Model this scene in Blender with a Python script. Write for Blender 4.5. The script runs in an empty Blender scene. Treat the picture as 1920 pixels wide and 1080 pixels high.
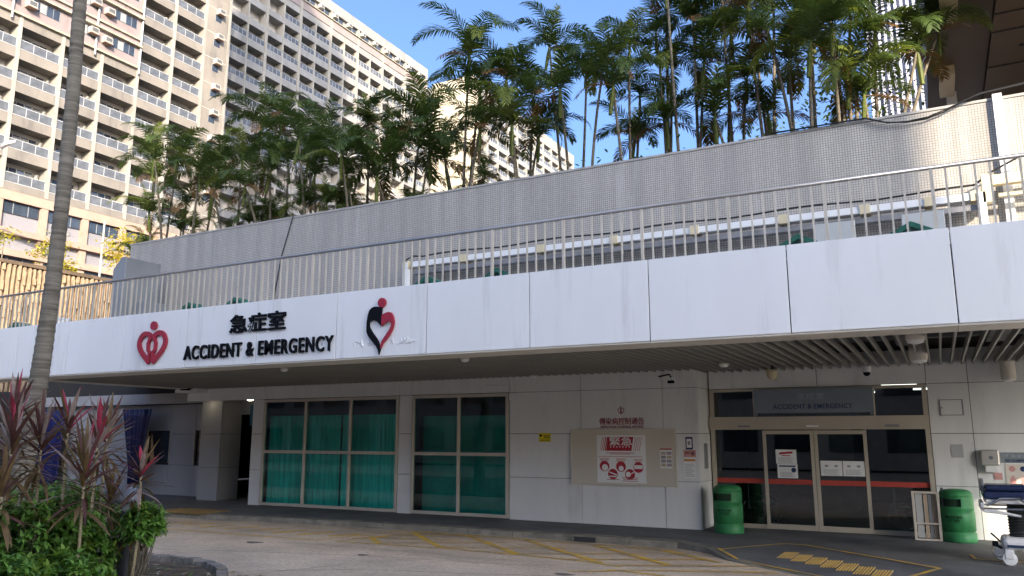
import bpy, math, random
from mathutils import Vector, Matrix
R = math.radians
SC = bpy.context.scene
COL = SC.collection
rnd = random.Random(7)

# ------------------------------------------------------------------ camera, sky, sun, exposure
cam = bpy.data.cameras.new('camera'); cam_o = bpy.data.objects.new('camera', cam); COL.objects.link(cam_o)
cam.sensor_width = 36.0; cam.lens = 36.0 * 1481 / 1920; cam.clip_end = 5000; cam.clip_start = 0.1
cam_o.location = (0, 0, 2.0); cam_o.rotation_euler = (R(90 + 10.553), 0, R(28.049))
SC.camera = cam_o
SUN_EL = 22.0; SUN = Vector((.73, -.683, 0)).normalized()
w = bpy.data.worlds.new('World'); SC.world = w; w.use_nodes = True
nt = w.node_tree; nt.nodes.clear()
sky = nt.nodes.new('ShaderNodeTexSky'); sky.sky_type = 'NISHITA'; sky.sun_disc = False
sky.sun_elevation = R(SUN_EL); sky.sun_rotation = math.atan2(SUN.x, SUN.y)
sky.air_density = 0.75; sky.dust_density = 7.0; sky.ozone_density = 5.2
bg = nt.nodes.new('ShaderNodeBackground'); bg.inputs[1].default_value = 0.15
wo = nt.nodes.new('ShaderNodeOutputWorld')
nt.links.new(sky.outputs[0], bg.inputs[0]); nt.links.new(bg.outputs[0], wo.inputs[0])
sl = bpy.data.lights.new('sun', 'SUN'); sl.energy = 3.3; sl.angle = R(0.53); sl.color = (1.0, .86, .68)
so = bpy.data.objects.new('sun', sl); COL.objects.link(so)
sd = Vector((SUN.x * math.cos(R(SUN_EL)), SUN.y * math.cos(R(SUN_EL)), math.sin(R(SUN_EL))))
so.rotation_euler = sd.to_track_quat('Z', 'Y').to_euler()
SC.view_settings.view_transform = 'Standard'; SC.view_settings.look = 'None'
SC.view_settings.gamma = 1.0; SC.view_settings.exposure = 1.75

# ------------------------------------------------------------------ materials
MATS = {}
def mat(name, col, rough=.7, vary=.12, scale=3.0, metal=0., bump=0., bscale=40., stretch=(1, 1, 1), spec=.4, col2=None, detail=5):
    """Principled material whose colour drifts between two tones over the object."""
    m = bpy.data.materials.new(name); m.use_nodes = True; n = m.node_tree.nodes; L = m.node_tree.links
    b = n['Principled BSDF']; b.inputs['Roughness'].default_value = rough; b.inputs['Metallic'].default_value = metal
    b.inputs['Specular IOR Level'].default_value = spec
    tc = n.new('ShaderNodeTexCoord'); mp = n.new('ShaderNodeMapping'); mp.inputs['Scale'].default_value = stretch
    L.new(tc.outputs['Object'], mp.inputs[0])
    nz = n.new('ShaderNodeTexNoise'); nz.inputs['Scale'].default_value = scale; nz.inputs['Detail'].default_value = detail
    nz.inputs['Roughness'].default_value = .6
    L.new(mp.outputs[0], nz.inputs[0])
    cr = n.new('ShaderNodeValToRGB')
    lo = col2 or tuple(c * (1 - vary) for c in col); hi = col if col2 else tuple(min(1, c * (1 + vary)) for c in col)
    cr.color_ramp.elements[0].color = (*lo, 1); cr.color_ramp.elements[0].position = .32
    cr.color_ramp.elements[1].color = (*hi, 1); cr.color_ramp.elements[1].position = .66
    L.new(nz.outputs[0], cr.inputs[0]); L.new(cr.outputs[0], b.inputs['Base Color'])
    if bump:
        n2 = n.new('ShaderNodeTexNoise'); n2.inputs['Scale'].default_value = bscale; n2.inputs['Detail'].default_value = 6
        L.new(mp.outputs[0], n2.inputs[0])
        bp = n.new('ShaderNodeBump'); bp.inputs['Strength'].default_value = bump; bp.inputs['Distance'].default_value = .02
        L.new(n2.outputs[0], bp.inputs['Height']); L.new(bp.outputs[0], b.inputs['Normal'])
    MATS[name] = m
    return m
def leafmat(name, col, vary=.35, trans=.35, rough=.5, scale=6):
    m = mat(name, col, rough, vary, scale, spec=.35)
    n = m.node_tree.nodes; L = m.node_tree.links; b = n['Principled BSDF']; out = n['Material Output']
    t = n.new('ShaderNodeBsdfTranslucent'); t.inputs[0].default_value = (col[0] * 1.5, col[1] * 1.5, col[2], 1)
    mx = n.new('ShaderNodeMixShader'); mx.inputs[0].default_value = trans
    L.new(b.outputs[0], mx.inputs[1]); L.new(t.outputs[0], mx.inputs[2]); L.new(mx.outputs[0], out.inputs[0])
    return m
def glassmat(name, tint, ior=1.5, refl=(1, 1, 1), rough=.0, boost=1.0):
    """Tinted pane: clear tinted transmission plus a mirror reflection that grows at grazing angles."""
    m = bpy.data.materials.new(name); m.use_nodes = True; n = m.node_tree.nodes; L = m.node_tree.links; n.clear()
    o = n.new('ShaderNodeOutputMaterial'); t = n.new('ShaderNodeBsdfTransparent'); t.inputs[0].default_value = (*tint, 1)
    g = n.new('ShaderNodeBsdfGlossy'); g.inputs[0].default_value = (*refl, 1); g.inputs['Roughness'].default_value = rough
    fr = n.new('ShaderNodeFresnel'); fr.inputs[0].default_value = ior
    mu = n.new('ShaderNodeMath'); mu.operation = 'MULTIPLY'; mu.inputs[1].default_value = boost; mu.use_clamp = True
    mx = n.new('ShaderNodeMixShader'); L.new(fr.outputs[0], mu.inputs[0]); L.new(mu.outputs[0], mx.inputs[0])
    L.new(t.outputs[0], mx.inputs[1]); L.new(g.outputs[0], mx.inputs[2]); L.new(mx.outputs[0], o.inputs[0])
    MATS[name] = m; return m
def tilemat(name, col, grout, size, gap, rough=.35):
    m = mat(name, col, rough, .17, 1.3, stretch=(2.2, 2.2, .2), detail=8); n = m.node_tree.nodes; L = m.node_tree.links; b = n['Principled BSDF']
    tc = n.new('ShaderNodeTexCoord'); sp = n.new('ShaderNodeSeparateXYZ'); cb = n.new('ShaderNodeCombineXYZ')
    ad = n.new('ShaderNodeMath'); ad.operation = 'ADD'
    L.new(tc.outputs['Object'], sp.inputs[0]); L.new(sp.outputs[0], ad.inputs[0]); L.new(sp.outputs[1], ad.inputs[1])
    L.new(ad.outputs[0], cb.inputs[0]); L.new(sp.outputs[2], cb.inputs[1])
    br = n.new('ShaderNodeTexBrick'); br.offset = 0; br.inputs['Scale'].default_value = 1
    br.inputs['Brick Width'].default_value = size; br.inputs['Row Height'].default_value = size
    br.inputs['Mortar Size'].default_value = gap; br.inputs['Mortar'].default_value = (*grout, 1); br.inputs['Mortar Smooth'].default_value = .1
    src = b.inputs['Base Color'].links[0].from_socket
    dk = n.new('ShaderNodeMix'); dk.data_type = 'RGBA'; dk.blend_type = 'MULTIPLY'; dk.inputs[0].default_value = 1; dk.inputs[7].default_value = (.86, .86, .84, 1)
    L.new(src, dk.inputs[6]); L.new(src, br.inputs['Color1']); L.new(dk.outputs[2], br.inputs['Color2'])
    L.new(cb.outputs[0], br.inputs[0]); L.new(br.outputs[0], b.inputs['Base Color'])
    return m
def emit(name, col, s):
    m = bpy.data.materials.new(name); m.use_nodes = True; b = m.node_tree.nodes['Principled BSDF']
    b.inputs['Base Color'].default_value = (*col, 1); b.inputs['Emission Color'].default_value = (*col, 1); b.inputs['Emission Strength'].default_value = s
    MATS[name] = m; return m

M_fascia = mat('fascia_aluminium', (.87, .87, .86), .38, .03, .9, stretch=(1.3, 1, .35), col2=(.83, .83, .81), detail=9)
M_panel_shade = mat('recess_shade_cladding', (.30, .305, .31), .5, .06, .7)  # grey panels, colour darkened to stand in for the deep recess shade
M_panel = mat('wall_cladding', (.74, .74, .715), .42, .05, 1.1, stretch=(2, 2, .35), col2=(.67, .67, .65), detail=8)
M_gap = mat('joint_gap', (.03, .03, .03), .9)
M_trim = mat('soffit_trim_metal', (.62, .58, .50), .5, .06, 1)
M_slat = mat('ceiling_slat_metal', (.27, .26, .235), .5, .08, 1)
M_void = mat('ceiling_void', (.05, .05, .055), .9)
M_duct = mat('duct_metal', (.19, .19, .20), .6, .3, 2)
M_tile = tilemat('mosaic_tile', (.47, .435, .39), (.215, .205, .185), .050, .0065)
M_coping = mat('wall_coping', (.36, .345, .32), .8, .15, 3)
M_rail = mat('railing_steel', (.40, .39, .38), .32, .1, 2, metal=.75)
M_bal = mat('baluster_steel', (.56, .515, .43), .5, .1, 2, metal=.1)
M_deck = mat('deck_concrete', (.22, .21, .2), .9, .2, 2)
M_frame = mat('window_frame_metal', (.52, .48, .40), .45, .05, 2)
M_doorframe = mat('door_frame_metal', (.47, .42, .33), .4, .05, 2)
M_glass = glassmat('green_glass', (.30, .84, .76), 1.5, boost=1.2)
M_dglass = glassmat('door_glass', (.42, .52, .50), 1.5, boost=1.9)
M_curtain = mat('teal_curtain', (.26, .74, .69), .85, .28, 2.5, stretch=(6, 6, .3))
M_curtain2 = mat('dark_green_curtain', (.12, .42, .38), .85, .2, 2)
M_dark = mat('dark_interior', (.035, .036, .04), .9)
M_inwall = mat('interior_wall', (.16, .165, .165), .8)
M_black = mat('sign_black', (.006, .007, .010), .75, .1, 3, spec=.12)
M_red = mat('sign_red', (.36, .022, .045), .45, .1, 3)
M_white = mat('white_plastic', (.75, .75, .73), .4, .03, 3)
M_paper = mat('paper_white', (.78, .78, .76), .8, .03, 3)
M_print = mat('print_grey', (.30, .30, .32), .8)
M_printred = mat('print_red', (.42, .03, .045), .7)
M_printpink = mat('print_pink', (.55, .28, .26), .7)
M_navy = mat('print_navy', (.02, .04, .11), .6)
M_orange = mat('print_orange', (.55, .22, .05), .7)
M_yellow = mat('sticker_yellow', (.70, .58, .02), .5)
M_beige = mat('notice_board_beige', (.58, .53, .44), .55, .05, .8)
M_stripe = mat('red_glass_stripe', (.42, .06, .04), .5)
M_greybox = mat('grey_sheet_metal', (.24, .25, .26), .45, .1, 1, metal=.2)
M_bin = mat('green_bin_plastic', (.028, .19, .06), .5, .22, 5)
M_bindk = mat('bin_dark', (.01, .035, .015), .6)
M_cable = mat('black_cable', (.015, .015, .015), .6)
M_cream = mat('cream_paint', (.60, .52, .34), .5, .08, 3)
M_tray = mat('white_trunking', (.74, .74, .73), .45, .04, 2)
M_green = mat('green_paint', (.03, .16, .11), .5, .1, 4)
M_boards = mat('pale_grey_board', (.42, .43, .42), .5, .05, 2)
M_road = mat('road_concrete', (.68, .53, .375), .85, .2, .55, bump=.45, bscale=45, col2=(.44, .345, .25), detail=9)
def grain(m, scale, amt):
    n = m.node_tree.nodes; L = m.node_tree.links; b = n['Principled BSDF']; src = b.inputs['Base Color'].links[0].from_socket
    tc = n.new('ShaderNodeTexCoord'); z = n.new('ShaderNodeTexNoise'); z.inputs['Scale'].default_value = scale; z.inputs['Detail'].default_value = 8; z.inputs['Roughness'].default_value = .75
    r = n.new('ShaderNodeMapRange'); r.inputs[1].default_value = .3; r.inputs[2].default_value = .7; r.inputs[3].default_value = 1 - amt; r.inputs[4].default_value = 1 + amt
    mx = n.new('ShaderNodeMix'); mx.data_type = 'RGBA'; mx.blend_type = 'MULTIPLY'; mx.inputs[0].default_value = 1
    L.new(tc.outputs['Object'], z.inputs[0]); L.new(z.outputs[0], r.inputs[0]); L.new(src, mx.inputs[6]); L.new(r.outputs[0], mx.inputs[7]); L.new(mx.outputs[2], b.inputs['Base Color'])
grain(M_road, 14, .28)
M_pave = mat('pavement_paving', (.12, .12, .12), .8, .25, 1.2, bump=.25, bscale=50)
grain(M_pave, 10, .2)
M_kerb = mat('kerb_concrete', (.27, .25, .2), .9, .3, 2.2, bump=.5, bscale=30, col2=(.13, .12, .10))
M_stone = mat('edging_stone', (.22, .2, .17), .95, .35, 4, bump=.9, bscale=18)
M_soil = mat('soil', (.11, .085, .06), .98, .4, 6, bump=.9, bscale=40)
M_ground = mat('ground_asphalt', (.12, .12, .115), .9, .25, .3)
M_ylw = mat('yellow_road_paint', (.78, .45, .03), .8, .3, 5, col2=(.58, .38, .09))
M_tactile = mat('tactile_yellow', (.62, .40, .12), .8, .15, 6)
M_conc = mat('block_concrete', (.225, .20, .17), .85, .16, .35, col2=(.165, .147, .126), detail=8)
M_concB = mat('tower_concrete', (.25, .24, .225), .85, .12, .25)
M_fin = mat('fin_cream', (.295, .272, .232), .8, .1, .6)
M_inner = mat('balcony_wall', (.46, .425, .38), .9, .1, .6)
M_pink = mat('pink_tile', (.24, .19, .18), .7, .08, .5)
M_peach = mat('peach_paint', (.33, .23, .175), .75, .12, .5)
M_ledge = mat('ledge_paint', (.33, .295, .22), .8, .2, 1.5)
M_greypan = mat('grey_infill', (.22, .21, .22), .6, .06, .4)
M_balglass = mat('balcony_rail_glass', (.10, .107, .118), .2, .25, 1.5, spec=.5)
M_balrail = mat('balcony_rail_white', (.40, .40, .39), .5, .04, 2)
M_win = mat('dark_window_glass', (.035, .045, .06), .08, .4, .8, spec=.8)
M_wintint = mat('pale_window_curtain', (.30, .30, .28), .5, .3, 2)  # plain pale tone for curtained panes
M_bluecur = mat('pale_blue_curtain', (.26, .31, .40), .8, .2, 3, stretch=(1, 5, .3))
M_ac = mat('air_conditioner_white', (.42, .40, .35), .5, .08, 3)
M_acdk = mat('air_conditioner_grille', (.10, .10, .10), .6)
M_creamw = mat('cream_tower_wall', (.52, .45, .33), .85, .05, .15)
M_brown = mat('dark_brown_cladding', (.10, .075, .055), .6, .12, .4)
M_brown2 = mat('brown_soffit_panel', (.13, .10, .072), .6, .1, .4)
M_louvre = mat('pale_louvre', (.46, .47, .55), .5, .08, 1)
M_rib = mat('brown_ribbed_concrete', (.33, .24, .15), .9, .35, 3, stretch=(1, 6, 1), bump=.6, bscale=8)
M_blue = mat('blue_tarpaulin', (.006, .009, .075), .45, .2, 3)
M_trunk = mat('palm_bark', (.17, .145, .105), .95, .3, 6, bump=.7, bscale=25, stretch=(1, 1, 3))
M_royal = mat('royal_palm_bark', (.29, .26, .205), .95, .35, 1.6, bump=.9, bscale=9, stretch=(.7, .7, 9), col2=(.10, .088, .066), detail=9)
M_f1 = leafmat('palm_leaf_green', (.062, .096, .021)); M_f2 = leafmat('palm_leaf_light', (.135, .165, .03)); M_f3 = leafmat('palm_leaf_dry', (.17, .095, .035), trans=.2)
M_c1 = leafmat('cordyline_maroon', (.115, .052, .045), .4, .2, .6); M_c2 = leafmat('cordyline_bronze', (.17, .11, .05), .35, .2, .6); M_c3 = leafmat('cordyline_pink', (.36, .04, .075), .3, .25, .6)
M_c4 = leafmat('cordyline_pale', (.30, .23, .20), .3, .2, .65)
M_s1 = leafmat('shrub_leaf', (.15, .29, .05), .4, .25, .5); M_s2 = leafmat('shrub_leaf_young', (.24, .36, .06), .3, .35, .45); M_s3 = leafmat('shrub_leaf_dark', (.065, .15, .033), .4, .2, .5)
M_y = leafmat('yellow_leaf', (.55, .47, .06), .25, .45)
M_stem = mat('cane_stem', (.36, .30, .18), .85, .25, 12, stretch=(1, 1, 8))
M_lampgrey = mat('bollard_grey', (.12, .125, .14), .45, .1, 3)
M_chrome = mat('chrome', (.7, .7, .7), .15, .03, 3, metal=1.0)
M_matblue = mat('mattress_blue', (.02, .035, .10), .22, .1, 4, spec=.7)
M_rubber = mat('bellows_rubber', (.05, .05, .05), .6)
M_wood = mat('pale_board_wood', (.42, .33, .24), .7, .15, 4, stretch=(4, 4, .5))
M_tower = mat('tower_render', (.40, .38, .35), .8, .1, .2)
M_lamp = emit('fluorescent', (.95, 1.0, .9), 1.3); M_warm = emit('downlight', (1, .86, .6), 4.0)

def stain(m, col, stretch, scale, lo, hi, amt):
    """Occasional streaks of grime mixed into a material's own colour."""
    n = m.node_tree.nodes; L = m.node_tree.links; b = n['Principled BSDF']; src = b.inputs['Base Color'].links[0].from_socket
    tc = n.new('ShaderNodeTexCoord'); mp = n.new('ShaderNodeMapping'); mp.inputs['Scale'].default_value = stretch; L.new(tc.outputs['Object'], mp.inputs[0])
    z = n.new('ShaderNodeTexNoise'); z.inputs['Scale'].default_value = scale; z.inputs['Detail'].default_value = 7; z.inputs['Roughness'].default_value = .65; L.new(mp.outputs[0], z.inputs[0])
    r = n.new('ShaderNodeMapRange'); r.inputs[1].default_value = lo; r.inputs[2].default_value = hi; r.inputs[3].default_value = 0; r.inputs[4].default_value = amt; L.new(z.outputs[0], r.inputs[0])
    mx = n.new('ShaderNodeMix'); mx.data_type = 'RGBA'; mx.inputs[7].default_value = (*col, 1); L.new(r.outputs[0], mx.inputs[0]); L.new(src, mx.inputs[6]); L.new(mx.outputs[2], b.inputs['Base Color'])
stain(M_fascia, (.52, .51, .48), (4, 1, .35), .8, .57, .75, .5)
stain(M_panel, (.40, .39, .36), (2.5, 2.5, .5), 1.0, .56, .76, .5)
stain(M_tile, (.24, .23, .21), (2.5, 2.5, .12), .9, .5, .72, .6)
stain(M_tile, (.55, .54, .52), (3.5, 3.5, .2), .7, .6, .75, .5)
stain(M_conc, (.09, .085, .08), (1, 1.6, .35), .55, .52, .72, .7)
stain(M_concB, (.13, .125, .12), (1, 1.4, .3), .5, .52, .74, .6)
stain(M_fin, (.14, .13, .115), (1, 2, .3), .7, .55, .75, .6)
stain(M_pink, (.13, .115, .11), (1, 1.5, .4), .6, .52, .72, .6)
stain(M_bin, (.03, .09, .04), (1, 1, .6), 3.5, .55, .75, .6)
stain(M_road, (.20, .17, .14), (.35, 1, 1), .9, .54, .72, .55)
stain(M_ylw, (.33, .28, .20), (1, 1, 1), 3.0, .48, .62, .75)
# ------------------------------------------------------------------ helpers
class MB:
    def __init__(s): s.v = []; s.f = []; s.m = []
    def face(s, pts, m=0):
        i = len(s.v); s.v += [tuple(p) for p in pts]; s.f.append(tuple(range(i, i + len(pts)))); s.m.append(m)
    def box(s, x0, x1, y0, y1, z0, z1, m=0):
        i = len(s.v); s.v += [(x, y, z) for z in (z0, z1) for y in (y0, y1) for x in (x0, x1)]
        for q in ((0, 2, 3, 1), (4, 5, 7, 6), (0, 1, 5, 4), (2, 6, 7, 3), (0, 4, 6, 2), (1, 3, 7, 5)):
            s.f.append(tuple(i + k for k in q)); s.m.append(m)
        return s
    def tube(s, pts, r, n=8, m=0, cap=True):
        pts = [Vector(p) for p in pts]; rs = r if isinstance(r, (list, tuple)) else [r] * len(pts)
        rings = []; ref = None
        for k, p in enumerate(pts):
            d = (pts[min(k + 1, len(pts) - 1)] - pts[max(k - 1, 0)]).normalized()
            if ref is None: ref = d.orthogonal().normalized()
            a = (ref - d * ref.dot(d)); a = a.normalized() if a.length > 1e-6 else d.orthogonal().normalized(); ref = a; b = d.cross(a)
            i = len(s.v); s.v += [tuple(p + (a * math.cos(t) + b * math.sin(t)) * rs[k]) for t in [2 * math.pi * j / n for j in range(n)]]; rings.append(i)
        for a, b in zip(rings, rings[1:]):
            for j in range(n): s.f.append((a + j, a + (j + 1) % n, b + (j + 1) % n, b + j)); s.m.append(m)
        if cap:
            s.f.append(tuple(rings[0] + j for j in range(n))[::-1]); s.m.append(m); s.f.append(tuple(rings[-1] + j for j in range(n))); s.m.append(m)
        return s
    def lathe(s, prof, c, n=24, m=0):
        rings = []
        for r, z in prof:
            i = len(s.v); s.v += [(c[0] + r * math.cos(2 * math.pi * j / n), c[1] + r * math.sin(2 * math.pi * j / n), c[2] + z) for j in range(n)]; rings.append(i)
        for a, b in zip(rings, rings[1:]):
            for j in range(n): s.f.append((a + j, a + (j + 1) % n, b + (j + 1) % n, b + j)); s.m.append(m)
        s.f.append(tuple(rings[0] + j for j in range(n))[::-1]); s.m.append(m); s.f.append(tuple(rings[-1] + j for j in range(n))); s.m.append(m)
        return s
    def plate(s, out, y0, y1, m=0):
        """outline in x-z (counter-clockwise seen from -Y), front face at y0."""
        n = len(out); i = len(s.v); s.v += [(x, y0, z) for x, z in out] + [(x, y1, z) for x, z in out]
        s.f.append(tuple(range(i, i + n))); s.m.append(m); s.f.append(tuple(range(i + n, i + 2 * n))[::-1]); s.m.append(m)
        for k in range(n): s.f.append((i + k, i + n + k, i + n + (k + 1) % n, i + (k + 1) % n)); s.m.append(m)
        return s
    def disc(s, cx, cz, r, y0, y1, m=0, n=20):
        return s.plate([(cx + r * math.cos(2 * math.pi * k / n), cz + r * math.sin(2 * math.pi * k / n)) for k in range(n)], y0, y1, m)
    def build(s, name, mats, parent=None, smooth=False, bevel=0):
        me = bpy.data.meshes.new(name); me.from_pydata(s.v, [], s.f)
        for m in (mats if isinstance(mats, (list, tuple)) else [mats]): me.materials.append(m)
        me.polygons.foreach_set('material_index', s.m)
        if smooth: me.polygons.foreach_set('use_smooth', [True] * len(s.f))
        me.update(); o = bpy.data.objects.new(name, me); COL.objects.link(o)
        if parent: put(o, parent)
        if bevel:
            bv = o.modifiers.new('bevel', 'BEVEL'); bv.width = bevel; bv.segments = 2; bv.limit_method = 'ANGLE'
        return o
def put(o, parent):
    o.parent = parent
    if parent.type == 'EMPTY': o.location = -Vector(parent.location)
def tag(o, label=None, cat=None, group=None, kind=None):
    for k, v in (('label', label), ('category', cat), ('group', group), ('kind', kind)):
        if v: o[k] = v
    return o
def thing(name, loc, label, cat, group=None):
    o = bpy.data.objects.new(name, None); COL.objects.link(o); o.location = loc; o.empty_display_size = .3
    return tag(o, label, cat, group)
def copy_tree(o, parent=None):
    c = o.copy(); COL.objects.link(c)
    if parent: c.parent = parent
    for ch in list(o.children): copy_tree(ch, c)
    return c
def text(body, x0, x1, z0, z1, y, depth, m, name, parent=None, bold=0., sp_=1.0):
    """Lettering fitted to a rectangle in the x-z plane, facing -Y."""
    cu = bpy.data.curves.new('lettering', 'FONT'); cu.body = body; cu.offset = bold; cu.extrude = .02; cu.resolution_u = 4; cu.space_character = sp_
    t = bpy.data.objects.new('lettering', cu); COL.objects.link(t)
    dg = bpy.context.evaluated_depsgraph_get(); me = bpy.data.meshes.new_from_object(t.evaluated_get(dg))
    bpy.data.objects.remove(t)
    xs = [v.co.x for v in me.vertices]; ys = [v.co.y for v in me.vertices]; zs = [v.co.z for v in me.vertices]
    ax, bx, ay, by, az, bz = min(xs), max(xs), min(ys), max(ys), min(zs), max(zs)
    for v in me.vertices:
        u, q, r = v.co; v.co = (x0 + (u - ax) / (bx - ax) * (x1 - x0), y - (r - az) / (bz - az) * depth, z0 + (q - ay) / (by - ay) * (z1 - z0))
    me.materials.clear(); me.materials.append(m); me.name = name
    o = bpy.data.objects.new(name, me); COL.objects.link(o)
    if parent: put(o, parent)
    return o

# ------------------------------------------------------------------ ground, road, pavement, kerb
ZR = -.13
g = MB(); g.face([(-2500, -2500, -.17), (2500, -2500, -.17), (2500, 2500, -.17), (-2500, 2500, -.17)]); tag(g.build('ground', M_ground), kind='structure')
EDGE = [(-34, 14.6), (-16.4, 14.86), (-15.3, 15.08), (-12.7, 15.28), (-10.4, 15.42), (-8.2, 15.42), (-6.6, 15.45), (-4.6, 15.40), (-3.96, 15.07), (-3.46, 14.38), (-2.63, 13.73), (-2.0, 13.3), (-1.35, 12.85), (-.3, 12.1), (2.0, 10.8), (8, 9.0), (16, 8.0)]
def ez(x):
    if x < -4.2: return 0.
    if x < -3.3: return -.115 * (x + 4.2) / .9
    if x < .4: return -.115
    return -.115 * max(0, 1 - (x - .4) / 1.5)
rd = MB(); rd.face([(-70, -40, ZR), (60, -40, ZR), (60, 17.0, ZR), (-70, 17.0, ZR)]); tag(rd.build('road', M_road), kind='structure')
NE = len(EDGE); INN = []
for k, (x, y) in enumerate(EDGE):
    a = Vector(EDGE[max(k - 1, 0)]); b = Vector(EDGE[min(k + 1, NE - 1)]); d = (b - a).normalized(); INN.append((x - d.y * .2, y + d.x * .2, x - d.y * 1.7, y + d.x * 1.7))
pv = MB()
for k in range(NE - 1):
    (x0, y0), (x1, y1) = EDGE[k], EDGE[k + 1]; i0, i1 = INN[k], INN[k + 1]; z0, z1 = ez(x0), ez(x1)
    pv.face([(i0[0], i0[1], z0), (i1[0], i1[1], z1), (i1[2], min(i1[3], 18.2), 0), (i0[2], min(i0[3], 18.2), 0)])
    pv.face([(i0[2], min(i0[3], 18.2), 0), (i1[2], min(i1[3], 18.2), 0), (i1[2], 20.2, 0), (i0[2], 20.2, 0)])
tag(pv.build('pavement', M_pave), kind='structure')
kb = MB()
for k in range(NE - 1):
    (x0, y0), (x1, y1) = EDGE[k], EDGE[k + 1]; L = math.hypot(x1 - x0, y1 - y0); n = max(1, int(L / .9)); i0, i1 = INN[k], INN[k + 1]; z0, z1 = ez(x0), ez(x1)
    for j in range(n):
        a = j / n + .006 / L * 1.2; b = (j + 1) / n - .006 / L * 1.2
        P = lambda t, p, q: p + (q - p) * t
        ta, tb = P(a, z0, z1) + .004, P(b, z0, z1) + .004
        A = (P(a, x0, x1), P(a, y0, y1)); B = (P(b, x0, x1), P(b, y0, y1)); D = (P(a, i0[0], i1[0]), P(a, i0[1], i1[1])); C = (P(b, i0[0], i1[0]), P(b, i0[1], i1[1]))
        r = rnd.uniform(-.004, .004)
        kb.face([(*A, ta + r - .015), (*B, tb + r - .015), (*C, tb + .001), (*D, ta + .001)])
        kb.face([(A[0], A[1] - .015, -.2), (B[0], B[1] - .015, -.2), (*B, tb + r - .015), (*A, ta + r - .015)])
        kb.face([(*D, -.2), (A[0], A[1] - .015, -.2), (*A, ta + r - .015), (*D, ta)]); kb.face([(B[0], B[1] - .015, -.2), (*C, -.2), (*C, tb), (*B, tb + r - .015)])
tag(kb.build('kerb', M_kerb), kind='structure')
gr = thing('drain_inlet', (-6.5, 15.42, ZR), 'dark drain inlet opening in the kerb below the beige notice board', 'drain')
q = MB(); q.box(-6.80, -6.24, 15.37, 15.43, ZR + .004, -.005); q.build('frame', M_kerb, gr)
q = MB(); q.box(-6.75, -6.29, 15.35, 15.39, ZR + .012, -.025); q.build('grating', M_dark, gr)
# painted markings
def line(mb, pts, wd, z):
    for (x0, y0), (x1, y1) in zip(pts, pts[1:]):
        d = Vector((x1 - x0, y1 - y0)).normalized(); nx, ny = -d.y * wd / 2, d.x * wd / 2
        z0 = z(x0, y0) if callable(z) else z; z1 = z(x1, y1) if callable(z) else z
        mb.face([(x0 - nx, y0 - ny, z0), (x1 - nx, y1 - ny, z1), (x1 + nx, y1 + ny, z1), (x0 + nx, y0 + ny, z0)])
def subdiv_(pts):
    o = []
    for a, b in zip(pts, pts[1:]):
        for k in range(6): t = k / 6; o.append((a[0] + (b[0] - a[0]) * t + rnd.uniform(-.03, .03), a[1] + (b[1] - a[1]) * t + rnd.uniform(-.03, .03)))
    return o + [pts[-1]]
mk = MB(); ZM = ZR + .005
line(mk, [(-19, 12.9), (-16.6, 12.96), (-11.56, 13.05), (-10.9, 15.3), (-9.2, 15.22)], .07, ZM)
line(mk, [(-11.05, 13.12), (-8.6, 13.3), (-6.95, 13.25), (-5.63, 13.1), (-4.83, 12.85)], .08, ZM + .002)
line(mk, [(-11.05, 13.1), (-10.6, 14.6), (-10.3, 15.2), (-8.4, 15.2), (-6.2, 15.12), (-4.7, 15.0), (-4.3, 14.75)], .07, ZM + .003)
for a, b in (((-10.75, 13.88), (-10.07, 13.25)), ((-10.5, 15.05), (-8.64, 13.32)), ((-9.15, 15.15), (-7.0, 13.3)), ((-7.75, 15.1), (-5.25, 13.05)), ((-6.2, 15.05), (-4.2, 13.4)), ((-4.75, 14.95), (-3.5, 14.05))):
    line(mk, [a, b], .13, ZM + .004)
for a, b in (((-10.85, 13.9), (-8.9, 14.4)), ((-10.1, 13.3), (-7.9, 14.6)), ((-8.7, 13.35), (-6.5, 14.4)), ((-10.7, 14.4), (-8.9, 15.15)), ((-7.0, 13.3), (-4.9, 14.4)), ((-5.9, 13.15), (-3.8, 14.2)), ((-4.9, 12.95), (-2.7, 14.0))):
    line(mk, [a, b], .06, ZM + .006)
line(mk, [(-4.9, 12.4), (-4.0, 12.85), (-2.45, 13.45)], .09, ZM + .003); line(mk, [(-5.4, 12.0), (-4.7, 12.45), (-3.5, 12.3)], .07, ZM + .003)
for x in range(9):
    xx = -17 + x * .75; line(mk, [(xx, 13.6 + .1 * math.sin(x * 2)), (xx + .35, 14.3)], .16, ZM + .001)
tag(mk.build('road_marking', M_ylw), kind='structure')
jt = MB()
for pts in ([(-12, 8.2), (-8.5, 10.6), (-5.2, 11.6), (-3.2, 11.3), (-1, 10.2)], [(-18, 11.2), (-13.2, 10.7), (-9.6, 11.8), (-6, 12.3)], [(-9.8, 9.0), (-9.0, 11.0)], [(-3.2, 11.3), (-2.4, 9.4)]):
    sm = subdiv_(pts); line(jt, sm, .018, ZR + .003)
for cx_, cy_, r_ in ((-5.35, 11.75, .16), (-9.4, 11.9, .12), (-12.4, 12.2, .2)): jt.face([(cx_ + r_ * (1 + .3 * math.sin(3 * a)) * math.cos(a), cy_ + r_ * .6 * math.sin(a), ZR + .0035) for a in [2 * math.pi * k / 18 for k in range(18)]])
tag(jt.build('road_crack', mat('road_crack_dark', (.15, .125, .10), .95, .2, 4)), kind='structure')
def dist_edge(x, y):
    best = 9; bz = 0
    for (x0, y0), (x1, y1) in zip(EDGE, EDGE[1:]):
        d = Vector((x1 - x0, y1 - y0)); t = max(0, min(1, ((x - x0) * d.x + (y - y0) * d.y) / d.length_squared)); s = math.hypot(x - x0 - d.x * t, y - y0 - d.y * t)
        if s < best: best = s; bz = ez(x0 + d.x * t)
    return best, bz
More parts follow.
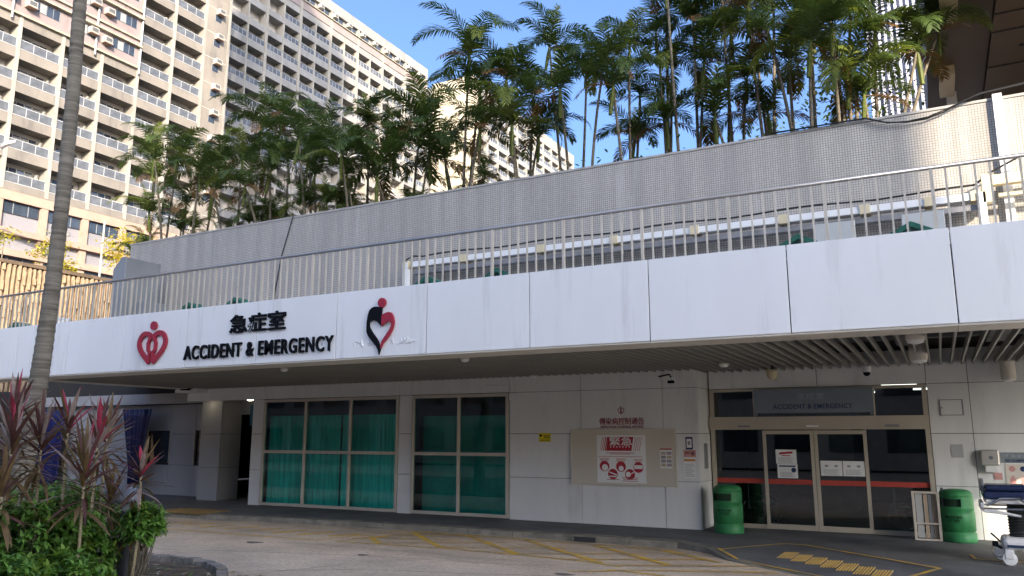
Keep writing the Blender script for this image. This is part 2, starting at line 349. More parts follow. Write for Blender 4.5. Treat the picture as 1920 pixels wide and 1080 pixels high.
def pz(x, y):
    d, z = dist_edge(x, y); return z * max(0, min(1, 1 - (d - .2) / 1.5))
rm = MB()
def subdiv(pts, n=8):
    o = []
    for a, b in zip(pts, pts[1:]): o += [(a[0] + (b[0] - a[0]) * k / n, a[1] + (b[1] - a[1]) * k / n) for k in range(n)]
    return o + [pts[-1]]
line(rm, subdiv([(-3.7, 15.0), (-2.75, 15.97), (-2.37, 15.95), (-1.14, 14.97), (-.17, 14.16), (-.75, 13.2), (-1.15, 12.9)]), .07, lambda x, y: pz(x, y) + .012)
line(rm, subdiv([(-3.75, 15.05), (-3.32, 14.45), (-2.55, 13.85), (-1.92, 13.42), (-1.2, 12.95)]), .06, lambda x, y: pz(x, y) + .013)
line(rm, subdiv([(.28, 16.0), (.34, 15.5), (1.2, 15.45)]), .05, lambda x, y: pz(x, y) + .012)
tag(rm.build('pavement_marking', M_ylw), kind='structure')
for k in range(7):
    t = k / 6; cx = -2.50 + t * 1.55; cy = 14.87 - t * 1.24
    if k == 0: tp_label = 'ribbed yellow tactile slab at the far-left end of the staggered row'
    tp = MB(); ux, uy = .26, -.02; vx, vy = .03, .27
    for j in range(6):
        a = (j + .18) / 6 - .5; b = (j + .62) / 6 - .5
        c = [(cx + ux * s + vx * u * 1.9, cy + uy * s + vy * u * 1.9) for s, u in ((a, -.5), (b, -.5), (b, .5), (a, .5))]
        tp.face([(x, y, pz(x, y) + .018) for x, y in c])
        for p0, p1 in zip(c, c[1:] + c[:1]): tp.face([(*p0, pz(*p0) + .002), (*p1, pz(*p1) + .002), (*p1, pz(*p1) + .018), (*p0, pz(*p0) + .018)])
    lab = ['ribbed yellow tactile slab farthest left in the staggered row', 'ribbed yellow tactile slab second from the left end of the row', 'ribbed yellow tactile slab third from the left end of the row', 'ribbed yellow tactile slab in the very middle of the staggered row', 'ribbed yellow tactile slab third from the right end of the row', 'ribbed yellow tactile slab second from the right end of the row', 'ribbed yellow tactile slab farthest right and nearest the viewer'][k]
    tag(tp.build('tactile_paving', M_tactile), lab, 'tactile paving', 'tactile slabs on the dropped kerb')
q = MB(); q.box(-18.8, -16.9, 14.75, 15.75, .003, .012); tag(q.build('ground_mat', mat('worn_tactile', (.34, .21, .07), .85, .3, 4)), 'worn orange patch of tactile paving at the left end of the pavement', 'tactile paving')
# planting bed
bed = [(-40, 9.0), (-14.5, 9.9), (-12.5, 9.62), (-11.64, 9.7), (-10.7, 9.6), (-9.98, 9.2), (-9.1, 8.4), (-8.4, 7.0), (-8.2, 4.0), (-9.0, 0), (-40, -2)]
b = MB(); b.face([(x, y, ZR + .02) for x, y in bed][::-1]); tag(b.build('planting_bed', M_soil), kind='structure')
es = MB()
def edge_stones(pts):
    for (x0, y0), (x1, y1) in zip(pts, pts[1:]):
        L = math.hypot(x1 - x0, y1 - y0); n = max(1, round(L / .3)); d = Vector((x1 - x0, y1 - y0)) / L; nx, ny = -d.y, d.x
        for j in range(n):
            a = (j + .04) / n; c = (j + .96) / n; h = ZR + rnd.uniform(.09, .125); wd = rnd.uniform(.07, .09)
            A = Vector((x0 + (x1 - x0) * a, y0 + (y1 - y0) * a)); B = Vector((x0 + (x1 - x0) * c, y0 + (y1 - y0) * c)); N = Vector((nx, ny)) * wd
            i = len(es.v); j2 = lambda: rnd.uniform(-.012, .012)
            for zz, sc in ((ZR - .02, 1), (h, .86)):
                m_ = (A + B) / 2
                for P_ in (A - N, B - N, B + N, A + N):
                    p = m_ + (P_ - m_) * sc; es.v.append((p.x + j2(), p.y + j2(), zz + (j2() if zz > ZR else 0)))
            for f in ((4, 5, 6, 7), (0, 1, 5, 4), (1, 2, 6, 5), (2, 3, 7, 6), (3, 0, 4, 7)): es.f.append(tuple(i + k for k in f)); es.m.append(0)
edge_stones([(-18, 9.8)] + bed[1:9]); tag(es.build('bed_edging', M_stone), kind='structure')
#PART2
# ------------------------------------------------------------------ the emergency building
Yw, Yd, YF, ZS = 17.4, 18.35, 11.7, 3.41
EB = thing('emergency_building', (-8, 17.4, 0), 'long low hospital block clad in pale grey panels under the white canopy', 'building')
wl = MB(); GAP = .011
def panels(mb, xs, zs, y, th=.05):
    for x0, x1 in zip(xs, xs[1:]):
        for z0, z1 in zip(zs, zs[1:]): mb.box(x0 + GAP / 2, x1 - GAP / 2, y + rnd.uniform(-.0015, .0015), y + th, z0 + GAP / 2, z1 - GAP / 2, 0)
ZP = [0.0, 1.0, 2.035, 3.04]
panels(wl, [-18.02, -17.58], ZP, Yw); panels(wl, [-12.68, -12.26], ZP, Yw); panels(wl, [-9.34, -7.43, -5.44, -4.65], ZP, Yw)
panels(wl, [-20.9, -18.02, -17.58, -15.1, -12.68, -12.26, -9.34, -7.43, -5.44, -4.65], [3.04, 3.75], Yw)
wl.box(-20.9, -4.67, Yw + .05, Yw + .12, 3.05, 3.75, 1)
for a, c in ((-18.0, -17.6), (-12.66, -12.28), (-9.32, -4.69)): wl.box(a, c, Yw + .05, Yw + .14, 0, 3.05, 1)
def side_panels(x, y0, y1, zs):
    for z0, z1 in zip(zs, zs[1:]): wl.box(x, x + .03, y0 + .012, y1 - .005, z0 + GAP / 2, z1 - GAP / 2, 0)
side_panels(-4.68, Yw + .05, Yd + .05, ZP + [3.75])
panels(wl, [-4.63, -2.27, -.16], [3.035, 3.75], Yd); panels(wl, [-.16, .585, 4.0, 8.0], [0, 1.0, 2.035, 3.04, 3.75], Yd)
wl.box(-4.63, -.16, Yd + .05, Yd + .12, 3.045, 3.75, 1); wl.box(-.15, 8, Yd + .05, Yd + .12, 0, 3.75, 1)
wl.build('wall', [M_panel, M_gap], EB)
wl = MB()
# left recess: pillar, back wall, passage
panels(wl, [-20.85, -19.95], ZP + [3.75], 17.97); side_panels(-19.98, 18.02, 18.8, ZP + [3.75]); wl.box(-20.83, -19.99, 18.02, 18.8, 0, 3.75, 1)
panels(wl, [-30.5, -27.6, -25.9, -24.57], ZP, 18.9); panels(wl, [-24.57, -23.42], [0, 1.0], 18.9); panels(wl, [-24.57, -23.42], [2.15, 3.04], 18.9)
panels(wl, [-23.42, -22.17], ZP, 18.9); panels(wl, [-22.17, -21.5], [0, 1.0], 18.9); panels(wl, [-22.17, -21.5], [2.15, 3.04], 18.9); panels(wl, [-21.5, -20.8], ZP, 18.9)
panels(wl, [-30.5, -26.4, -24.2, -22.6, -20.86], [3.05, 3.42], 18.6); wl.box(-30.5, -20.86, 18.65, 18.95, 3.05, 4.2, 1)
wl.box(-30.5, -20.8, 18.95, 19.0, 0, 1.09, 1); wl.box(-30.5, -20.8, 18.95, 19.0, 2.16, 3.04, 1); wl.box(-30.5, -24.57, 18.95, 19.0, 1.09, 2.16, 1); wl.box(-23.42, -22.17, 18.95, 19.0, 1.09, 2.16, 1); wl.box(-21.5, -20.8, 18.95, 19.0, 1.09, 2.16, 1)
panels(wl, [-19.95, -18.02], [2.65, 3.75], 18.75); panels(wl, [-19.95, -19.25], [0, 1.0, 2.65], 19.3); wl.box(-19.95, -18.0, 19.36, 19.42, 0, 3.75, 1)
wl.build('wall', [M_panel_shade, M_gap], EB)
q = MB(); q.box(-18.05, 8.3, Yd + .35, 34, 3.76, 4.4); q.box(-30.5, -18.05, 19.1, 34, 3.76, 4.4); q.box(-30.5, 8.3, 33.6, 34, -.1, 3.75); q.box(-30.7, -30.51, 19.0, 34, -.1, 3.75); q.box(8.02, 8.3, Yd + .13, 33.5, -.1, 3.75); q.build('roof', M_deck, EB)
# dark small windows of the recess and passage door
for x0, x1 in ((-24.57, -23.42), (-22.17, -21.5)):
    q = MB(); q.box(x0, x1, 18.97, 19.0, 1.1, 2.15); wn = q.build('window', M_win, EB)
    q = MB(); q.box(x0 - .03, x0, 18.88, 18.96, 1.07, 2.18); q.build('frame', M_doorframe, wn); q = MB(); q.box(x1, x1 + .03, 18.88, 18.96, 1.07, 2.18); q.build('frame', M_doorframe, wn)
q = MB(); q.box(-19.25, -18.04, 19.25, 19.33, 0, 2.1); pd = q.build('side_door', M_boards, EB)
q = MB(); q.box(-18.95, -18.3, 19.22, 19.25, 1.05, 1.95); q.build('pane', M_wood, pd)
q = MB(); q.box(-19.27, -19.2, 19.18, 19.24, 0, 2.2); q.box(-19.2, -18.04, 19.18, 19.24, 2.1, 2.2); q.build('frame', M_frame, pd)
q = MB(); q.box(-26.8, -26.0, 18.86, 18.898, 2.3, 2.6)
for k in range(6): q.box(-26.76, -26.04, 18.83, 18.86, 2.32 + k * .045, 2.345 + k * .045)
q.build('louvre_vent', M_greybox, EB)
# big green windows
def big_window(x0, x1, n, curtain):
    f = MB(); fw = .075; y0, y1 = Yw - .03, Yw + .07
    f.box(x0, x1, y0, y1, 2.95, 3.03); f.box(x0, x1, y0, y1, .02, .1)
    xs = [x0 + (x1 - x0) * k / n for k in range(n + 1)]
    for k, x in enumerate(xs):
        a = x - fw / 2 + (fw / 2 if k == 0 else -fw / 2 if k == n else 0); f.box(a, a + fw, y0 - .004, y1 - .004, .1, 2.95)
    for a, c in zip(xs, xs[1:]): f.box(a + fw * .5 + (fw * .5 if a == x0 else 0), c - fw * .5 - (fw * .5 if c == x1 else 0), y0 + .004, y1, 1.49, 1.57)
    fo = f.build('window', M_frame, EB, bevel=.004)
    for a, c in zip(xs, xs[1:]):
        for z0, z1 in ((.1, 1.49), (1.57, 2.95)):
            p = MB(); p.face([(a, Yw + .02, z0), (c, Yw + .02, z0), (c, Yw + .02, z1), (a, Yw + .02, z1)]); p.build('pane', M_glass, fo)
    if curtain:
        c = MB(); n = 330; ph = 0; prev = None
        for k in range(n + 1):
            x = x0 + .02 + (x1 - x0 - .04) * k / n; ph += .35 + .5 * abs(math.sin(k * .043 + 1)) ** 2
            y = Yw + .22 + .055 * math.sin(ph) * (.35 + .65 * abs(math.sin(k * .019 + .5)))
            if prev and not (int(k / 3.3) in (28, 45, 57)): c.face([(prev[0], prev[1], .06), (x, y, .06), (x, y, 2.56), (prev[0], prev[1], 2.56)])
            prev = (x, y)
        c.build('curtain', M_curtain, fo, smooth=True)
    else:
        c = MB(); c.box(x0 + .05, x1 - .05, Yw + .45, Yw + .5, .02, 2.5); c.build('curtain', M_curtain2, fo)
big_window(-17.56, -12.69, 3, True); big_window(-12.25, -9.36, 2, False)
q = MB()
for a, c in ((-18.0, -12.5), (-12.45, -9.2)):
    q.face([(a, 20.5, 0), (c, 20.5, 0), (c, 20.5, 3.3), (a, 20.5, 3.3)]); q.face([(a, Yw + .15, .01), (c, Yw + .15, .01), (c, 20.5, .01), (a, 20.5, .01)]); q.face([(a, Yw + .15, 3.2), (c, Yw + .15, 3.2), (c, 20.5, 3.2), (a, 20.5, 3.2)])
    q.face([(a, Yw + .15, 0), (a, 20.5, 0), (a, 20.5, 3.3), (a, Yw + .15, 3.3)]); q.face([(c, Yw + .15, 0), (c, 20.5, 0), (c, 20.5, 3.3), (c, Yw + .15, 3.3)])
a, c = -5.6, 3.0
q.face([(a, 27, 0), (c, 27, 0), (c, 27, 3.3), (a, 27, 3.3)]); q.face([(a, Yd + .15, .006), (c, Yd + .15, .006), (c, 27, .006), (a, 27, .006)]); q.face([(a, Yd + .15, 3.2), (c, Yd + .15, 3.2), (c, 27, 3.2), (a, 27, 3.2)])
q.face([(a, Yd + .13, 0), (a, 27, 0), (a, 27, 3.3), (a, Yd + .13, 3.3)]); q.face([(c, Yd + .13, 0), (c, 27, 0), (c, 27, 3.3), (c, Yd + .13, 3.3)])
q.box(-3.0, -2.1, 23.6, 26.9, .02, 2.6); q.box(-.9, 1.2, 22, 24, .02, 2.2)
q.build('interior_wall', M_inwall, EB)
for x, y, l in ((-.75, 20.6, .75), (-.3, 22.4, .4), (-2.6, 21.8, .8), (-1.7, 23.5, .5)):
    q = MB(); q.box(x - l / 2, x + l / 2, y - .05, y + .05, 3.12, 3.16); q.build('ceiling_light', M_lamp, EB)
# automatic door
DX = [-4.60, -3.44, -2.40, -1.375, -.2]
f = MB(); yf0, yf1 = Yd - .02, Yd + .1
f.box(-4.62, -.17, yf0 - .1, yf1 - .005, 2.12, 2.40); f.box(-4.62, -.17, yf0, yf1, 2.965, 3.03)
f.box(-4.62, -4.53, yf0, yf1 - .002, 0, 2.12); f.box(-.26, -.17, yf0, yf1 - .002, 0, 2.12); f.box(-4.62, -4.53, yf0, yf1 - .002, 2.4, 2.965); f.box(-.26, -.17, yf0, yf1 - .002, 2.4, 2.965)
f.box(-3.65, -3.61, yf0, yf1 - .01, 2.4, 2.965); f.box(-1.19, -1.15, yf0, yf1 - .01, 2.4, 2.965)
f.box(-4.53, -3.47, yf0, yf1 - .02, .0, .09); f.box(-1.36, -.26, yf0, yf1 - .02, .0, .09)
DR = f.build('entrance_door', M_doorframe, EB, bevel=.004)
def leaf(x0, x1, y):
    b = MB(); s = .07; b.box(x0, x0 + s, y, y + .05, .01, 2.1); b.box(x1 - s, x1, y, y + .05, .01, 2.1); b.box(x0 + s, x1 - s, y + .003, y + .05, 2.02, 2.1); b.box(x0 + s, x1 - s, y + .003, y + .05, .01, .12)
    b.build('door_leaf', M_doorframe, DR, bevel=.004)
leaf(-3.47, -2.41, Yd - .07); leaf(-2.40, -1.36, Yd - .07)
for x0, x1, y, z0, z1 in ((-4.53, -3.46, Yd + .03, .09, 2.12), (-3.40, -2.48, Yd - .045, .12, 2.02), (-2.33, -1.43, Yd - .045, .12, 2.02), (-1.36, -.26, Yd + .03, .09, 2.12), (-4.53, -3.65, Yd + .04, 2.4, 2.965), (-3.61, -1.19, Yd + .04, 2.4, 2.965), (-1.15, -.26, Yd + .04, 2.4, 2.965)):
    p = MB(); p.face([(x0, y, z0), (x1, y, z0), (x1, y, z1), (x0, y, z1)]); p.build('pane', M_dglass, DR)
for x0, x1, y in ((-4.53, -3.47, Yd + .022), (-3.40, -2.48, Yd - .053), (-2.33, -1.43, Yd - .053), (-1.36, -.26, Yd + .022)):
    p = MB(); p.box(x0, x1, y, y + .004, .955, 1.06); p.build('safety_stripe', M_stripe, DR)
for x0, x1, m in ((-3.98, -3.72, M_greybox), (-2.53, -2.27, M_white), (-.98, -.72, M_greybox)):
    p = MB(); p.box(x0, x1, yf0 - .135, yf0 - .1, 2.17, 2.215); p.build('door_sensor', m, DR, bevel=.006)
# sign panel over the door
sp = thing('door_sign', (-2.4, Yd - .15, 2.5), 'blue-grey glass ACCIDENT & EMERGENCY sign panel over the sliding doors', 'sign')
q = MB(); q.box(-3.60, -1.17, Yd - .15, Yd - .135, 2.47, 2.99); q.build('panel', mat('sign_panel_glass', (.19, .225, .25), .12, .1, 1, spec=.8), sp)
text('ACCIDENT & EMERGENCY', -3.19, -1.57, 2.56, 2.665, Yd - .152, .006, M_navy, 'english_lettering', sp, .012, 1.08)
text('急症室', -2.68, -2.12, 2.76, 2.90, Yd - .152, .006, mat('faded_lettering', (.24, .28, .31), .4), 'chinese_lettering', sp, .01)
for x in (-3.55, -1.22):
    q = MB(); q.box(x - .015, x + .015, Yd - .132, Yd - .02, 2.42, 2.97); q.build('bracket', M_chrome, sp)

# ------------------------------------------------------------------ canopy
CP = thing('entrance_canopy', (-8, 12, 3.43), 'long white panelled canopy running across the front above the emergency entrance', 'canopy')
JO = [.34 - 2.08 * k for k in range(-2, 13)]; JO.sort()
ED = [x for x in JO if abs(x - (.34 - 2.08 * 6)) > .05]
for x0, x1 in zip(ED, ED[1:]):
    q = MB(); q.box(x0 + .008, x1 - .008, YF + rnd.uniform(-.002, .002), YF + .05, 3.43, 4.71)
    q.build('fascia_panel', M_fascia, CP, bevel=.006)
q = MB(); xs = .34 - 2.08 * 6; q.box(xs - .002, xs + .002, YF - .0035, YF + .0, 3.44, 4.70); q.build('panel_seam', M_boards, CP)
XL, XR = ED[0], ED[-1] + .85  # right end lengthened out of view to keep sun off the wall
q = MB(); q.box(ED[-1] + .008, XR, YF, YF + .05, 3.43, 4.71); q.build('fascia_panel', M_fascia, CP, bevel=.006)
q = MB()
for x0, x1 in zip(ED, ED[1:]): q.box(x0 + .004, x1 - .004, YF + .015, 12.42, ZS - .01, ZS + .018)
q.box(-20.75, -20.3, 12.42, 18.5, ZS - .012, ZS + .25); q.build('soffit_trim', M_trim, CP)
q = MB(); x = -20.2
while x < XR - .1: q.box(x - .014, x + .014, 12.43, Yw - .01 if x < -4.7 else Yd - .01, ZS, ZS + .11); x += .19
q.build('ceiling_slats', M_slat, CP)
q = MB(); q.box(XL, XR, YF + .05, Yd + .34, 4.3, 4.5); q.box(XL + .01, XR - .01, YF + .06, YF + .1, 3.45, 4.3); q.box(-20.3, XR, 12.43, 12.47, ZS + .12, 4.3); q.box(XR - .05, XR, YF + .06, Yd, 3.42, 4.29); q.box(XL, -20.76, 12.43, 18.5, 3.75, 3.8); q.build('deck', M_void, CP)
q = MB(); q.box(XL, XR, YF + .06, 16.45, 4.502, 4.53); q.build('deck_paving', M_boards, CP)
q = MB()
for y in (13.1, 14.0, 14.6, 15.7, 16.6, 17.1): q.tube([(-20, y, 3.95 - (y % .3)), (XR - .1, y, 3.95 - (y % .3))], .05 + .05 * (y % .7), 8)
for x in (-3, -.6, .9, 2.2): q.box(x, x + .35, 12.6, 17.2, 3.72, 3.95)
q.build('ducts', M_duct, CP)

# ------------------------------------------------------------------ lettering and emblems on the fascia
SG = thing('fascia_lettering', (-12.1, YF, 3.6), 'black raised ACCIDENT & EMERGENCY lettering with Chinese characters on the white fascia', 'sign')
t = text('ACCIDENT & EMERGENCY', -14.22, -10.09, 3.585, 3.885, YF - .012, .04, M_black, 'english_lettering', SG, .013, 1.14)
t = text('急症室', -12.90, -11.34, 4.07, 4.47, YF - .012, .035, M_black, 'chinese_lettering', SG, .016)
q = MB()
for k in range(22): q.box(-14.0 + k * .18, -13.985 + k * .18, YF - .012, YF - .001, 3.7, 3.76)
q.build('stand_offs', M_greybox, SG)
E1 = thing('heart_emblem', (-15.27, YF, 3.9), 'red outline heart emblem with a round head left of the lettering', 'emblem')
def band(mb, path, wd, y0, y1, m=0):
    P = [Vector(p) for p in path]; n = len(P); Lf, Rt = [], []
    for k in range(n):
        d = (P[min(k + 1, n - 1)] - P[max(k - 1, 0)]).normalized(); nn = Vector((-d.y, d.x)); ww = wd[k] if isinstance(wd, list) else wd
        Lf.append(P[k] + nn * ww / 2); Rt.append(P[k] - nn * ww / 2)
    for k in range(n - 1): mb.plate([tuple(Rt[k]), tuple(Rt[k + 1]), tuple(Lf[k + 1]), tuple(Lf[k])], y0, y1, m)
def bez(p0, p1, p2, p3, n=10):
    return [tuple((1 - t) ** 3 * a + 3 * (1 - t) ** 2 * t * b + 3 * (1 - t) * t * t * c + t ** 3 * d for a, b, c, d in zip(p0, p1, p2, p3)) for t in [k / n for k in range(n + 1)]]
q = MB(); cx = -15.27
for s in (-1, 1):
    out = bez((cx + s * .03, 4.12), (cx + s * .10, 4.26), (cx + s * .36, 4.30), (cx + s * .43, 4.06)) + bez((cx + s * .43, 4.06), (cx + s * .46, 3.88), (cx + s * .22, 3.72), (cx + s * .055, 3.58))[1:]
    band(q, out, .105, YF - .06, YF - .012)
    inn = [(cx + s * .055, 3.58), (cx + s * .055, 3.8), (cx + s * .115, 3.86), (cx + s * .125, 4.0), (cx + s * .08, 4.1), (cx + s * .02, 4.13)]
    band(q, inn, .07, YF - .065, YF - .013)
q.build('heart', M_red, E1)
q = MB(); q.disc(cx + .01, 4.40, .098, YF - .06, YF - .012); q.build('head', M_red, E1)
E2 = thing('two_tone_emblem', (-8.95, YF, 4.0), 'black and red split heart emblem with a red round head right of the lettering', 'emblem')
def X(u): return -8.955 + (u - 450) * .00165
def Z(v): return 4.02 - (v - 480) * .00153
q = MB()
outl = [(448, 270), (400, 262), (350, 258), (310, 270), (280, 300), (262, 350), (248, 440), (248, 560), (270, 610), (330, 680), (385, 740), (415, 790), (428, 850)]
inl = [(448, 500), (400, 450), (350, 420), (310, 420), (282, 440), (278, 470), (283, 500), (310, 550), (340, 590), (385, 640), (415, 690), (435, 740), (446, 780)]
for a, b2, c, d in zip(outl, outl[1:], inl[1:], inl): q.plate([(X(u), Z(v)) for u, v in (a, b2, c, d)], YF - .055, YF - .012)
q.build('black_half', M_black, E2)
q = MB()
ol = [(455, 370), (500, 348), (550, 338), (590, 350), (612, 390), (625, 450), (625, 490), (605, 560), (570, 620), (520, 675), (480, 715), (455, 770)]
il = [(455, 505), (495, 475), (535, 450), (565, 455), (582, 470), (590, 490), (585, 515), (560, 560), (530, 600), (495, 645), (465, 690), (448, 750)]
for a, b2, c, d in zip(ol, ol[1:], il[1:], il): q.plate([(X(u), Z(v)) for u, v in (d, c, b2, a)], YF - .055, YF - .012)
q.build('red_half', M_red, E2)
q = MB(); q.disc(X(450), Z(215), .088, YF - .055, YF - .012); q.build('head', M_red, E2)
WN = thing('worn_lettering', (-8.9, YF, 3.69), 'worn white raised strokes under the black and red heart emblem', 'lettering'); rr = random.Random(5)
for x0, x1 in ((-9.61, -9.08), (-8.75, -8.21)):
    for c in range(4):
        cx = x0 + (c + .5) * (x1 - x0) / 4; fl = MB()
        for k in range(4):
            a = rr.uniform(-.045, .045); z = 3.69 + rr.uniform(-.045, .045); l = rr.uniform(.015, .05)
            if k % 2: fl.box(cx + a - l, cx + a + l, YF - .018, YF + .002, z - .007, z + .007)
            else: fl.box(cx + a - .007, cx + a + .007, YF - .018, YF + .001, z - l * .8, z + l * .8)
        fl.build('character', M_fascia, WN)

# ------------------------------------------------------------------ railing on the canopy, tiled wall above and what stands on the deck
RL = thing('roof_railing', (-8, YF + .1, 4.5), 'long metal railing with thin upright bars along the top of the canopy', 'railing')
q = MB(); q.tube([(XL, YF + .1, 5.595), (XR, YF + .1, 5.595)], .03, 10); q.build('handrail', M_rail, RL, smooth=True)
q = MB(); k = 0; x = XL + .05; posts = []
while x < XR:
    if k % 8 == 0: posts.append(x)
    else: q.box(x - .013, x + .013, YF + .087, YF + .113, 4.68, 5.58)
    x += .172; k += 1
q.build('balusters', M_bal, RL)
for x in posts:
    q = MB(); q.box(x - .022, x + .022, YF + .078, YF + .122, 4.45, 5.57); q.build('post', M_bal, RL)
q = MB(); q.box(XL, XR, YF + .092, YF + .108, 4.66, 4.70); q.build('bottom_rail', M_bal, RL)
TW = thing('tiled_wall', (-8, 16.5, 4.5), 'grey mosaic tiled parapet wall rising behind the canopy railing', 'wall')
q = MB(); q.box(-23.06, 9, 16.5, 16.72, 4.5, 8.16); q.build('tiled_face', M_tile, TW)
q = MB(); q.box(-23.07, 9.02, 16.48, 16.74, 8.16, 8.21); q.build('coping', M_coping, TW)
q = MB(); q.box(1.40, 1.55, 16.40, 16.497, 4.5, 8.25); q.build('pilaster', M_panel, TW)
q = MB(); fp = [(-22.9, 16.75), (9, 16.75), (9, 23.5), (-31, 23.5)]
q.face([(x, y, 7.55) for x, y in fp])
for (xa, ya), (xb, yb) in zip(fp, fp[1:] + fp[:1]): q.face([(xa, ya, 4.42), (xb, yb, 4.42), (xb, yb, 7.55), (xa, ya, 7.55)])
tag(q.build('planting_terrace', M_soil), kind='structure')
cb = MB(); pts = [(-2.6, 16.46, 8.24), (-.79, 16.44, 8.22), (-.4, 16.42, 8.05), (-.05, 16.42, 7.99), (.3, 16.42, 7.99), (.6, 16.42, 8.07), (.9, 16.42, 8.2), (1.2, 16.42, 8.31), (1.9, 16.4, 8.36), (3, 16.4, 8.6)]
cb.tube(pts, .016, 6); cb.tube([(x + .02, y - .03, z - .03 * math.sin(k)) for k, (x, y, z) in enumerate(pts)], .012, 6)
tag(cb.build('hanging_cable', M_cable, smooth=True), 'black cable sagging across the sunlit end of the tiled wall', 'cable')
cb = MB(); cb.tube([(-15.85, 16.8, 8.3), (-15.92, 16.46, 8.22), (-16.05, 16.46, 7.8), (-16.29, 16.46, 7.06), (-16.4, 16.46, 6.4), (-16.54, 16.46, 5.68), (-16.6, 16.46, 4.6)], .016, 6)
tag(cb.build('drop_cable', M_cable, smooth=True), 'black cable running down the grey tiled wall above the lettering', 'cable')
TR = thing('cable_trunking', (-5, 16.1, 4.5), 'long white cable trunking on short legs in front of the tiled wall', 'cable trunking')
q = MB(); q.box(-11.45, .98, 16.05, 16.3, 6.18, 6.32); q.build('tray', M_tray, TR, bevel=.01)
q = MB(); q.box(-11.4, 1.0, 16.1, 16.28, 6.0, 6.1); q.build('under_tray', M_duct, TR)
for x in (-11.6, 1.02):
    q = MB(); q.box(x - .07, x + .07, 16.0, 16.14, 4.5, 6.3); q.build('leg', M_tray, TR)
for x in (-11.6, -9.9, -7.8, -6.0, -4.2, -2.4, -.9, .2, .95):
    q = MB(); q.box(x - .09, x + .09, 16.02, 16.32, 6.16, 6.34); q.build('clamp', M_cream, TR)
q = MB(); q.box(1.15, 5, 16.05, 16.2, 6.42, 6.60); q.box(1.05, 1.22, 16.0, 16.2, 6.1, 6.62); q.box(1.3, 5, 16.1, 16.2, 6.2, 6.26); q.build('raised_end', M_cream, TR)
cb = MB(); pts = [(-11.75, 16.2, 6.3)]; x = -11.7
pts += [(-11.65, 16.15, 6.42), (-11.45, 16.12, 6.48)]
while x < .8: x += .55; pts.append((x, 16.14, 6.46 + .025 * math.sin(x * 2.3)))
pts += [(1.2, 16.1, 6.66), (1.7, 16.1, 6.9), (2.6, 16.1, 6.95)]
cb.tube(pts, .02, 6); tag(cb.build('trunking_cable', M_cable, smooth=True), 'black cable lying along the top of the white trunking', 'cable')
for x0, x1, lab in ((-1.77, -1.05, 'pale grey board standing under the trunking, left of the other board'), (-.28, .40, 'pale grey board standing under the trunking at the sunlit end')):
    q = MB(); q.box(x0, x1, 15.4, 15.46, 4.5, 5.9); bo = thing('equipment_board', ((x0 + x1) / 2, 15.4, 4.5), lab, 'board'); q.build('panel', M_boards, bo, bevel=.01)
    q = MB(); q.box(x0 + .03, x0 + .09, 15.47, 15.53, 4.5, 5.85); q.box(x1 - .09, x1 - .03, 15.47, 15.53, 4.5, 5.85); q.build('frame', M_greybox, bo)
CV = [(-21.57, 'green peaked cover behind the railing, just left of the tall palm trunk'), (-14.87, 'green peaked cover behind the railing above the left end of the lettering'), (-13.4, 'green peaked cover behind the railing above the first Chinese character'), (-8.35, 'green peaked cover behind the railing right of the two-tone emblem'), (-6.83, 'green peaked cover behind the railing, in the middle of the tray length'), (-1.63, 'green peaked cover behind the railing by the left grey board'), (-.11, 'green peaked cover behind the railing by the sunlit grey board, rightmost of all')]
for k, (x, lab) in enumerate(CV):
    c = thing('peaked_cover', (x, 12.4, 4.5), lab, 'cover', 'green peaked covers along the canopy edge')
    q = MB()
    for s in (-1, 1):
        q.plate([(x, 4.98), (x, 4.90), (x + s * .27, 4.76), (x + s * .27, 4.84)] if s < 0 else [(x, 4.90), (x + .27, 4.76), (x + .27, 4.84), (x, 4.98)], 12.2, 12.6)
    q.build('roof', M_green, c)
    q = MB()
    for s in (-1, 1): q.box(x + s * .2 - .02, x + s * .2 + .02, 12.3, 12.5, 4.5, 4.8)
    q.box(x - .12, x + .12, 12.35, 12.45, 4.72, 4.86); q.build('stand', M_navy, c)
VB = thing('vent_housing', (-20.6, 14.8, 4.5), 'grey sheet metal vent housing with a sloped top at the end of the tiled wall', 'vent')
q = MB(); i = 0
prof = [(-21.4, 4.5), (-20.85, 4.5), (-20.85, 7.2), (-21.05, 7.22), (-21.4, 6.88)]
q.plate(prof, 14.8, 16.0); q.build('casing', M_greybox, VB, bevel=.015)
q = MB(); q.box(-20.85, -20.4, 15.2, 16.0, 4.5, 5.9); q.build('side_box', M_greybox, VB, bevel=.01)
q = MB(); q.box(-22.3, -22.0, 12.6, 12.8, 4.5, 4.98); rs = tag(q.build('warning_box', M_red, bevel=.02), 'small red box on the canopy deck behind the railing', 'box')
sb = MB(); sb.box(-21.9, -21.45, 13.3, 13.7, 4.5, 5.25); tag(sb.build('metal_cabinet', M_tray, bevel=.02), 'small pale cabinet behind the railing left of the vent housing', 'cabinet')

